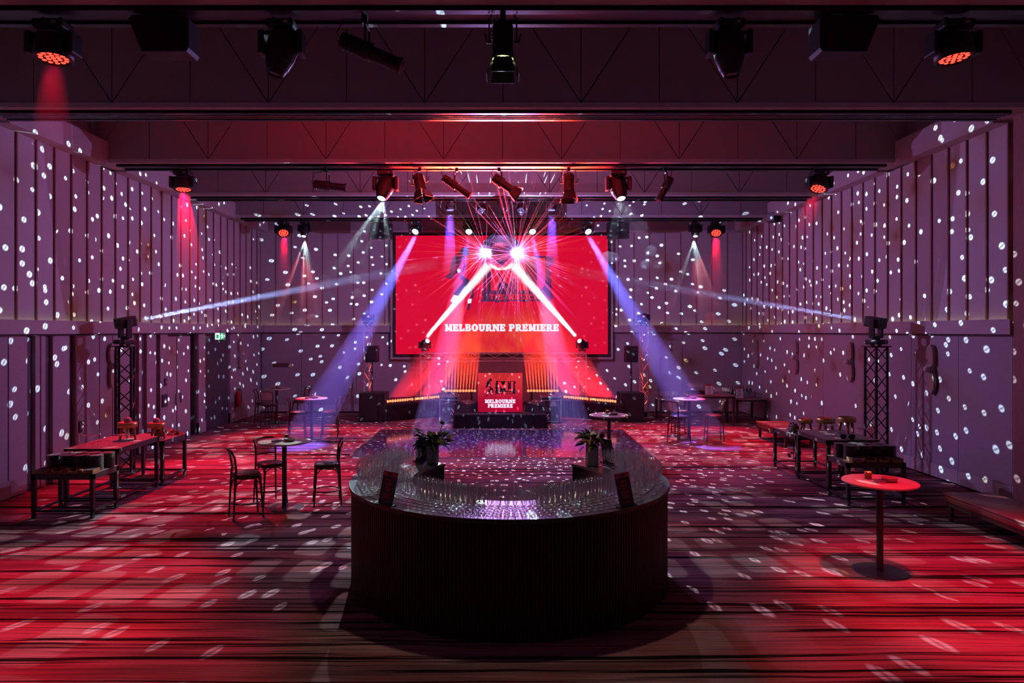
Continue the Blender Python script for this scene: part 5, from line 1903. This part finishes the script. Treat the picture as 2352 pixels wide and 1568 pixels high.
# food stands
M_BRASS = mat('brushed_brass', (0.52, 0.36, 0.13), 0.35, .7)
def food_stand(x, y, z, s, label, topping=True):
    t = thing('food_stand', label, 'food stand', (x, y, z), x * 3)
    H = .185 * s
    MB().lathe([(.001, H), (.135 * s, H), (.135 * s, H + .075 * s), (.125 * s, H + .078 * s), (.122 * s, H + .05 * s), (.001, H + .05 * s)], 24).build('drum', M_BRASS, t)
    for k in range(3):
        a = 2 * PI * k / 3 + .4
        c, sn = math.cos(a), math.sin(a)
        m = MB()
        m.cyl((.085 * s * c, .085 * s * sn, H), (.12 * s * c, .12 * s * sn, 0), .026 * s, 6, .015 * s)
        m.build('leg', M_GOLDWOOD, t)
    if topping:
        rr = random.Random(int(x * 31 + y))
        o = MB().lathe([(.05 * s, H + .07 * s), (.055 * s, H + .10 * s), (.05 * s, H + .125 * s), (.03 * s, H + .145 * s), (.001, H + .15 * s)], 14).build('lidded_pot', M_CERAMIC, t)
    return t
food_stand(-6.42, 11.72, .90, 1.15, 'brass food stand topped by a pot on the door side table, closer to the plates')
food_stand(-6.28, 12.42, .80, 1.15, 'round brass food stand with a pot on top beside the flowers, door side')
food_stand(5.92, 13.30, .79, 1.0, 'round brass food stand next to the trailing plant', False)
food_stand(6.15, 12.95, .79, 1.25, 'round brass food stand catching a white light spot, sconce side', False)
food_stand(6.22, 12.30, .915, 1.15, 'tall round brass food stand on the table closer to the plates, sconce side', False)
def wire_stand(x, y, z, w, h, label):
    t = thing('wire_riser', label, 'riser', (x, y, z), .1 * x)
    a = w / 2
    r = .0035
    MB().tube([(-a, -a, h), (a, -a, h), (a, a, h), (-a, a, h)], r, 5, True).build('top_frame', M_CHROME, t)
    for sx in (-1, 1):
        for sy in (-1, 1):
            MB().cyl((sx * a * 1.1, sy * a * 1.1, 0), (sx * a, sy * a, h), r, 5).build('leg', M_CHROME, t)
    m = MB()
    for i in range(1, 5):
        q = -a + 2 * a * i / 5
        m.cyl((q, -a, h), (q, a, h), r * .7, 4)
    o = m.build('grid_wire', M_CHROME, t)
    o['kind'] = 'stuff'
    return t
wire_stand(-6.72, 11.15, .90, .22, .16, 'tall wire riser on the door side table just behind the plates')
wire_stand(-6.45, 11.0, .90, .16, .10, 'low wire riser on the door side table, aisle edge')
wire_stand(-6.30, 11.35, .90, .20, .14, 'wire riser in front of the brass food stand, door side')
wire_stand(6.20, 11.72, .915, .22, .17, 'tall wire riser beside the plate stacks, sconce side')
wire_stand(5.88, 11.9, .915, .18, .10, 'low wire riser at the middle of the sconce side table')
wire_stand(6.02, 12.4, .915, .2, .14, 'wire riser in front of the tall brass stand, sconce side')
M_FOLIAGE = grain('dry_foliage', (0.16, 0.15, 0.14), (0.26, 0.23, 0.21), 30, (1, 1, 1), .7)
for i, (x, y) in enumerate(((5.86, 11.72), (6.0, 11.70))):
    o = MB().lathe([(.001, 0), (.03, 0), (.055, .03), (.06, .07), (.055, .072), (.05, .03), (.001, .01)], 16).build('sauce_bowl', M_BLACKGLOSS, None, (x, y, .915))
    tag(o, ('small black bowl on the sconce side table nearer the aisle', 'small black bowl on the sconce side table nearer the wall')[i], 'bowl')
def heap(name, loc, label, seed, rad, n, mats, cat, trail=None):
    t = thing(name, label, cat, loc)
    rr = random.Random(seed)
    pm = [leaf_mesh(rad * .5, rad * .12, .5).mesh('leaf'), leaf_mesh(rad * .35, rad * .16, .3).mesh('leaf')]
    for p in pm:
        p.materials.append(mats[0])
    MB().lathe([(rad * .55, 0), (rad * .6, rad * .3), (rad * .4, rad * .7), (.001, rad * .8)], 12).build('mound', mats[-1], t)
    for k in range(n):
        o = bpy.data.objects.new('leaf', rr.choice(pm))
        col.objects.link(o)
        o.parent = t
        if trail and k > n * .45:
            f = rr.random()
            o.location = Vector(trail[0]).lerp(Vector(trail[1]), f) + Vector((rr.gauss(0, .035), rr.gauss(0, .035), rr.gauss(0, .03)))
        else:
            a, e = rr.uniform(0, 2 * PI), rr.uniform(0, 1.3)
            o.location = (rad * .5 * math.cos(a) * math.cos(e), rad * .5 * math.sin(a) * math.cos(e), rad * .25 + rad * .55 * math.sin(e))
        o.rotation_euler = (rr.uniform(-1, 1), rr.uniform(-1.2, .8), rr.uniform(0, 2 * PI))
    return t
heap('flower_arrangement', (-6.42, 12.75, .80), 'heaped flower arrangement lit red on the farther door side table', 3, .20, 46, [M_RUST, M_LEAF2], 'flowers', ((.1, .1, .12), (.36, .25, -.06)))
heap('trailing_plant', (5.72, 13.35, .79), 'dry grey plant trailing over the edge of the sconce side table', 8, .18, 70, [M_FOLIAGE, M_LEAF2], 'plant', ((-.05, -.2, .1), (-.17, -.42, -.42)))

# benches
M_VELVET = mat('red_brown_leather', (0.22, 0.045, 0.04), 0.36, 0, .5)
def bench(x0, x1, y0, y1, h, label):
    t = thing('padded_bench', label, 'bench', ((x0 + x1) / 2, (y0 + y1) / 2, 0))
    a, b = (x1 - x0) / 2, (y1 - y0) / 2
    MB().bbox(-a, -b, h - .13, a, b, h - .035, .03).build('cushion', M_VELVET, t)
    MB().bbox(-a - .015, -b - .015, h - .045, a + .015, b + .015, h, .022).build('top_pad', M_VELVET, t)
    MB().box(-a + .02, -b + .02, h - .185, a - .02, b - .02, h - .128).build('frame', M_DARKWOOD, t)
    for sx in (-1, 1):
        for sy in (-1, 1):
            x, y = sx * (a - .07), sy * (b - .07)
            MB().box(x - .025, y - .025, 0, x + .025, y + .025, h - .18).build('leg', M_DARKWOOD, t)
    return t
bench(6.46, 7.16, 8.30, 9.98, .41, 'long red brown leather bench near the wall, beyond the bright red table')
bench(6.66, 7.40, 16.1, 17.85, .41, 'red lit padded bench behind the sconce side buffet')

# ------------------------------------------------------------------ back bar
def simple_table(x0, x1, y0, y1, h, label):
    t = thing('service_table', label, 'table', ((x0 + x1) / 2, (y0 + y1) / 2, 0))
    a, b = (x1 - x0) / 2, (y1 - y0) / 2
    MB().box(-a, -b, h - .03, a, b, h).build('table_top', M_BUFFET, t)
    m = MB()
    m.box(-a + .01, -b + .01, h - .09, a - .01, -b + .04, h - .03).box(-a + .01, b - .04, h - .09, a - .01, b - .01, h - .03)
    m.build('apron', M_FRAME, t)
    for sx in (-1, 1):
        for sy in (-1, 1):
            x, y = sx * (a - .04), sy * (b - .04)
            MB().box(x - .03, y - .03, 0, x + .03, y + .03, h - .03).build('leg', M_FRAME, t)
    return t
simple_table(4.85, 5.55, 20.9, 21.6, .66, 'low service table of glasses at the stage end of the back bar')
simple_table(5.45, 6.82, 19.9, 20.55, .88, 'tall service table in the middle of the back bar')
simple_table(7.05, 7.98, 20.5, 21.7, .72, 'service table of glasses at the wall end of the back bar')
o = MB().bbox(-.24, -.18, 0, .24, .18, .12, .01).build('drinks_crate', M_BLACK, None, (5.75, 20.3, .88))
tag(o, 'black crate under raised glasses on the back bar', 'crate')
def cluster(proto, x0, x1, y0, y1, z, nx, ny, label, group):
    for i in range(nx):
        for j in range(ny):
            put_glass(proto, x0 + (x1 - x0) * (i + .5) / nx, y0 + (y1 - y0) * (j + .5) / ny, z, label, group)
cluster(flute0, 4.88, 5.45, 20.95, 21.4, .66, 8, 3, 'clear flute on the low table at the stage end of the back bar', 'flutes at the stage end of the back bar')
cluster(wine0, 5.54, 5.96, 20.15, 20.45, 1.0, 5, 3, 'wine glass raised on the black crate of the back bar', 'raised wine glasses on the back bar')
cluster(wine0, 6.25, 6.78, 19.98, 20.4, .88, 7, 3, 'wine glass on the tall table of the back bar', 'wine glasses on the tall back bar table')
cluster(high0, 7.35, 7.92, 20.55, 21.4, .72, 7, 4, 'tall straight glass on the table at the wall end of the back bar', 'tall glasses at the wall end of the back bar')
M_BOTTLE = mat('dark_bottle', (0.02, 0.035, 0.02), 0.15, 0, .6)
bp = MB().lathe([(.001, 0), (.036, 0), (.038, .01), (.038, .19), (.030, .22), (.014, .25), (.013, .31), (.001, .312)], 12).mesh('wine_bottle')
bp.materials.append(M_BOTTLE)
for i in range(7):
    o = bpy.data.objects.new('wine_bottle', bp)
    col.objects.link(o)
    tag(o, 'dark bottle at the back of the wall end service table', 'bottle', 'bottles on the back bar')
    o.location = (7.15 + .115 * i, 21.5, .72)
menu_card((6.07, 19.95, .88), 0, .12, 'pale drinks card on the tall table of the back bar', .22, .32, pale=True)
menu_card((7.17, 20.56, .72), 0, .12, 'pale drinks card on the wall end table of the back bar', .22, .34, pale=True)

# ------------------------------------------------------------------ wall fittings
M_SCONCE = grain('pale_timber_sconce', (0.34, 0.24, 0.21), (0.40, 0.29, 0.25), 10, (6, 6, 1), .5)
M_GLOBE = mat('milk_glass', (0.62, 0.55, 0.55), 0.3)
def sconce(side, y, z, label, s=1.0):
    x = side * 8.12
    t = thing('wall_sconce', label, 'wall lamp', (x, y, z), 0 if side > 0 else PI)
    def blade(z0, z1, sg):
        mb = MB()
        n = 8
        vs = []
        for i in range(n + 1):
            f = i / n
            zz = z0 + (z1 - z0) * f
            wd = .070 + .04 * math.sin(PI * min(1, .15 + f * .85)) - (.05 * max(0, f - .85) / .15)
            yo = sg * .015 * math.sin(PI * f)
            vs += [(-.10, yo - wd, zz), (-.10, yo + wd, zz), (-.045, yo + wd, zz), (-.045, yo - wd, zz)]
        fs = []
        for i in range(n):
            o = i * 4
            for e in range(4):
                fs.append((o + e, o + (e + 1) % 4, o + 4 + (e + 1) % 4, o + 4 + e))
        fs += [(3, 2, 1, 0), (n * 4, n * 4 + 1, n * 4 + 2, n * 4 + 3)]
        return mb.add(vs, fs)
    blade(.07, .46, 1).build('blade', M_SCONCE, t)
    blade(-.07, -.46, -1).build('blade', M_SCONCE, t)
    MB().box(-.05, -.04, -.45, 0, .04, .45).box(-.105, -.05, -.08, -.045, .05, .08).build('back_board', M_FASCIA, t)
    MB().lathe([(.001, -.062), (.03, -.055), (.055, -.03), (.063, 0), (.055, .03), (.03, .055), (.001, .062)], 16).build('globe', M_GLOBE, t, (-.15, 0, 0))
    return t
SZ = 2.77 - (846 - CY) * 12.8 / FPX
for px, w in ((1742, 'in the far corner above the back bar'), (1833, 'above the padded bench'), (1960, 'just behind the sconce wall tower'), (2147, 'beyond the bright red table')):
    yy = 8.12 * FPX / (px - CX)
    sconce(1, yy, EYE - (848 - CY) * 12.8 / FPX, 'two bladed timber wall lamp with round globe ' + w)
sconce(-1, 8.12 * FPX / (CX - 250), EYE - .72, 'two bladed timber wall lamp behind the door side truss tower')
sconce(-1, 8.12 * FPX / (CX - 547), EYE - .72, 'two bladed timber wall lamp between exit door and corner')

# lower walls, panel by panel
def lower_left(x0, x1, material, proud, name='lower_panel', z0=.02, z1=Z_L0 - .03, parent=None):
    ya, yb = 8.1 * FPX / (CX - x0), 8.1 * FPX / (CX - x1)
    return MB().box(-8.1 - proud * -1, ya + .006, z0, -XW - .12, yb - .006, z1).build(name, material, parent or W_LEFT)
M_PANEL2 = grain('folding_wall_panel', (0.38, 0.31, 0.34), (0.43, 0.355, 0.385), 30, (1, 1, 1), .7)
for x0, x1, m, pr in ((-140, 18, M_LOWER, 0), (20, 63, M_PANEL2, .0), (63, 80, M_STRIP, -.06), (81, 92, M_PANEL2, 0), (94, 105, M_PANEL2, 0), (105, 120, M_STRIP, -.06), (121, 160, M_PANEL2, 0),
                      (161, 172, M_DARKWALL, -.05), (173, 228, M_LOWER, 0), (229, 258, M_LOWER, 0), (259, 308, M_LOWER, 0), (308, 318, M_STRIP, -.05), (319, 326, M_PANEL2, 0), (327, 336, M_STRIP, -.05), (337, 359, M_PANEL2, 0),
                      (360, 367, M_DARKWALL, -.05), (368, 386, M_LOWER, 0), (450, 456, M_DARKWALL, -.05), (456, 472, M_LOWER, 0), (529, 599, M_LOWER, 0)):
    lower_left(x0, x1, m, pr, 'dark_strip' if m in (M_DARKWALL, M_STRIP) else 'lower_panel')
def door(n, x0, x1, m, lead):
    ya, yb = 8.1 * FPX / (CX - x0), 8.1 * FPX / (CX - x1)
    d = struct(MB().box(-8.13, ya + .01, .01, -XW - .12, yb - .01, 2.62).build('door_%d' % n, m))
    yy = yb - .12 if lead else ya + .12
    MB().box(-8.09, yy - .02, .95, -8.13, yy + .02, 1.20).build('push_plate', M_CHROME, d)
    MB().cyl((-8.07, yy, .98), (-8.07, yy, 1.17), .012, 8).build('handle', M_CHROME, d)
    return d
door(1, 388, 408, M_PANEL2, True)
door(2, 409, 440, M_PANEL2, False)
door(3, 474, 527, M_STRIP, True)
for (x0, x1) in ((-140, 20), (173, 258), (456, 472), (529, 599)):
    lower_left(x0, x1, M_FASCIA, .02, 'skirting', .02, .30)
w = W_RIGHT
ys = [10.76, 10.82, 12.10, 13.5, 15.3, 17.2, 19.2, 21.1, YB - .03]
for a, b in zip(ys, ys[1:]):
    MB().box(8.10, a + .005, .30, XW + .12, b - .005, Z_L0 - .03).build('lower_panel', M_LOWER, w)
    MB().box(8.085, a + .004, .05, XW + .12, b - .004, .295).build('skirting', M_FASCIA, w)
MB().box(8.1, 10.1, 0, XW + .2, 10.34, Z_L0).build('lower_panel', M_LOWER, w)

# exit sign, hose reel sign, extinguisher, switches
M_EXITG = mat('exit_green', (0, .1, .03), .5, emit=(0.02, 0.42, 0.16), estr=1.0)
M_EXITW = mat('exit_white', (.5, .5, .5), .5, emit=(0.75, 1.0, 0.85), estr=1.3)
Y = 19.1
t = thing('exit_sign', 'green and white illuminated running man exit sign over the dark door', 'sign', at(506, 772, Y))
MB().bbox(-.14, -.03, -.10, .14, .03, .10, .01).build('box', M_FASCIA, t)
MB().box(-.13, -.034, -.09, .0, -.030, .09).build('white_panel', M_EXITW, t)
MB().box(.0, -.034, -.09, .13, -.030, .09).build('green_panel', M_EXITG, t)
m = MB()
m.wallpoly([(.05, .05), (.075, .05), (.075, .075), (.05, .075)], -.038, -.033)
for p in ([(.035, .04), (.08, .045), (.085, -.005), (.055, -.01)], [(.055, -.01), (.085, -.005), (.105, -.045), (.095, -.055), (.075, -.025), (.05, -.075), (.035, -.07)], [(.035, .04), (.02, .005), (.028, .0), (.045, .025)], [(.08, .045), (.11, .02), (.105, .01), (.08, .025)]):
    a = sum(p[i][0] * p[(i + 1) % len(p)][1] - p[(i + 1) % len(p)][0] * p[i][1] for i in range(len(p)))
    m.wallpoly(p if a > 0 else p[::-1], -.038, -.033)
m.build('running_figure', M_EXITW, t)
m = MB().wallpoly([(-.10, .05), (-.03, .05), (-.03, -.06), (-.10, -.06)][::-1], -.036, -.033)
m.build('door_figure', M_EXITG, t)
MB().cyl((0, 0, .09), (0, 0, .16), .01, 6).build('stem', M_STEEL, t)
Y = YB - .035
a, b = at(627, 834, Y), at(672, 842.5, Y)
t = thing('hose_reel_sign', 'small dark red sign reading FIRE HOSE REEL on the far wall', 'sign', ((a.x + b.x) / 2, Y, (a.z + b.z) / 2))
w_, h_ = (b.x - a.x) / 2, (a.z - b.z) / 2
MB().box(-w_, -.012, -h_, w_, 0, h_).build('plate', mat('dark_red_plate', (.10, .02, .025), .5), t)
write(MB(), 'FIRE HOSE REEL', -w_ * .62, w_ * .62, -h_ * .4, h_ * .4, -.012, .002).build('lettering', mat('dull_lettering', (.3, .22, .25), .6), t)
yy = 8.1 * FPX / (CX - 540)
t = thing('fire_extinguisher', 'red fire extinguisher hung low on the wall beyond the exit door', 'extinguisher', (-8.0, yy, .45))
MB().lathe([(.001, 0), (.07, 0), (.075, .02), (.075, .40), (.06, .45), (.025, .48), (.022, .52), (.001, .52)], 16).build('cylinder', mat('extinguisher_red', (.45, .02, .03), .3), t)
MB().box(-.05, -.015, .52, .05, .015, .56).build('handle', M_BLACK, t)
MB().tube([(.02, 0, .53), (.09, 0, .48), (.10, 0, .25), (.09, 0, .12)], .012, 6).build('hose', M_RUBBER, t)
MB().box(-.12, -.04, .1, -.06, .04, .35).build('bracket', M_STEEL, t)
for (px, py), lab, w2, h2 in (((377, 920), 'square dark control box on the door wall', .12, .15), ((379, 877), 'small pale switch plate above the dark control box', .05, .09), ((183, 980), 'dark socket plate low on the door wall behind the trolley', .04, .11)):
    yy = 8.1 * FPX / (CX - px)
    p = at(px, py, yy)
    t = thing('wall_switch', lab, 'switch', (-8.10, yy, p.z))
    MB().box(0, -w2, -h2, .03, w2, h2).build('plate', M_STRIP, t)
    MB().box(.03, -w2 * .5, -h2 * .3, .036, w2 * .5, h2 * .3).build('button', M_FASCIA, t)
# beam detector on the sconce wall
p = at(1780, 500, 19.9)
t = thing('wall_speaker', 'small dark red box speaker high on the sconce wall', 'speaker', (7.93, 19.9, p.z), .5)
MB().bbox(-.14, -.12, -.13, .14, .12, .13, .01).build('cabinet', M_BLACK, t)
MB().box(-.15, -.13, -.11, -.14, .11, .11).build('grille', M_CASE2, t)
MB().box(.02, -.02, .12, .25, .02, .16).build('bracket', M_STEEL, t)
# tiny glowing parts need no light sampling of their own: real lamps stand beside them
for m in bpy.data.materials:
    if m.name.startswith(('red_led', 'blue_led', 'batten_cell', 'cove_led', 'flame', 'wax', 'warm_green', 'red_aperture', 'exit_')):
        m.cycles.emission_sampling = 'NONE'
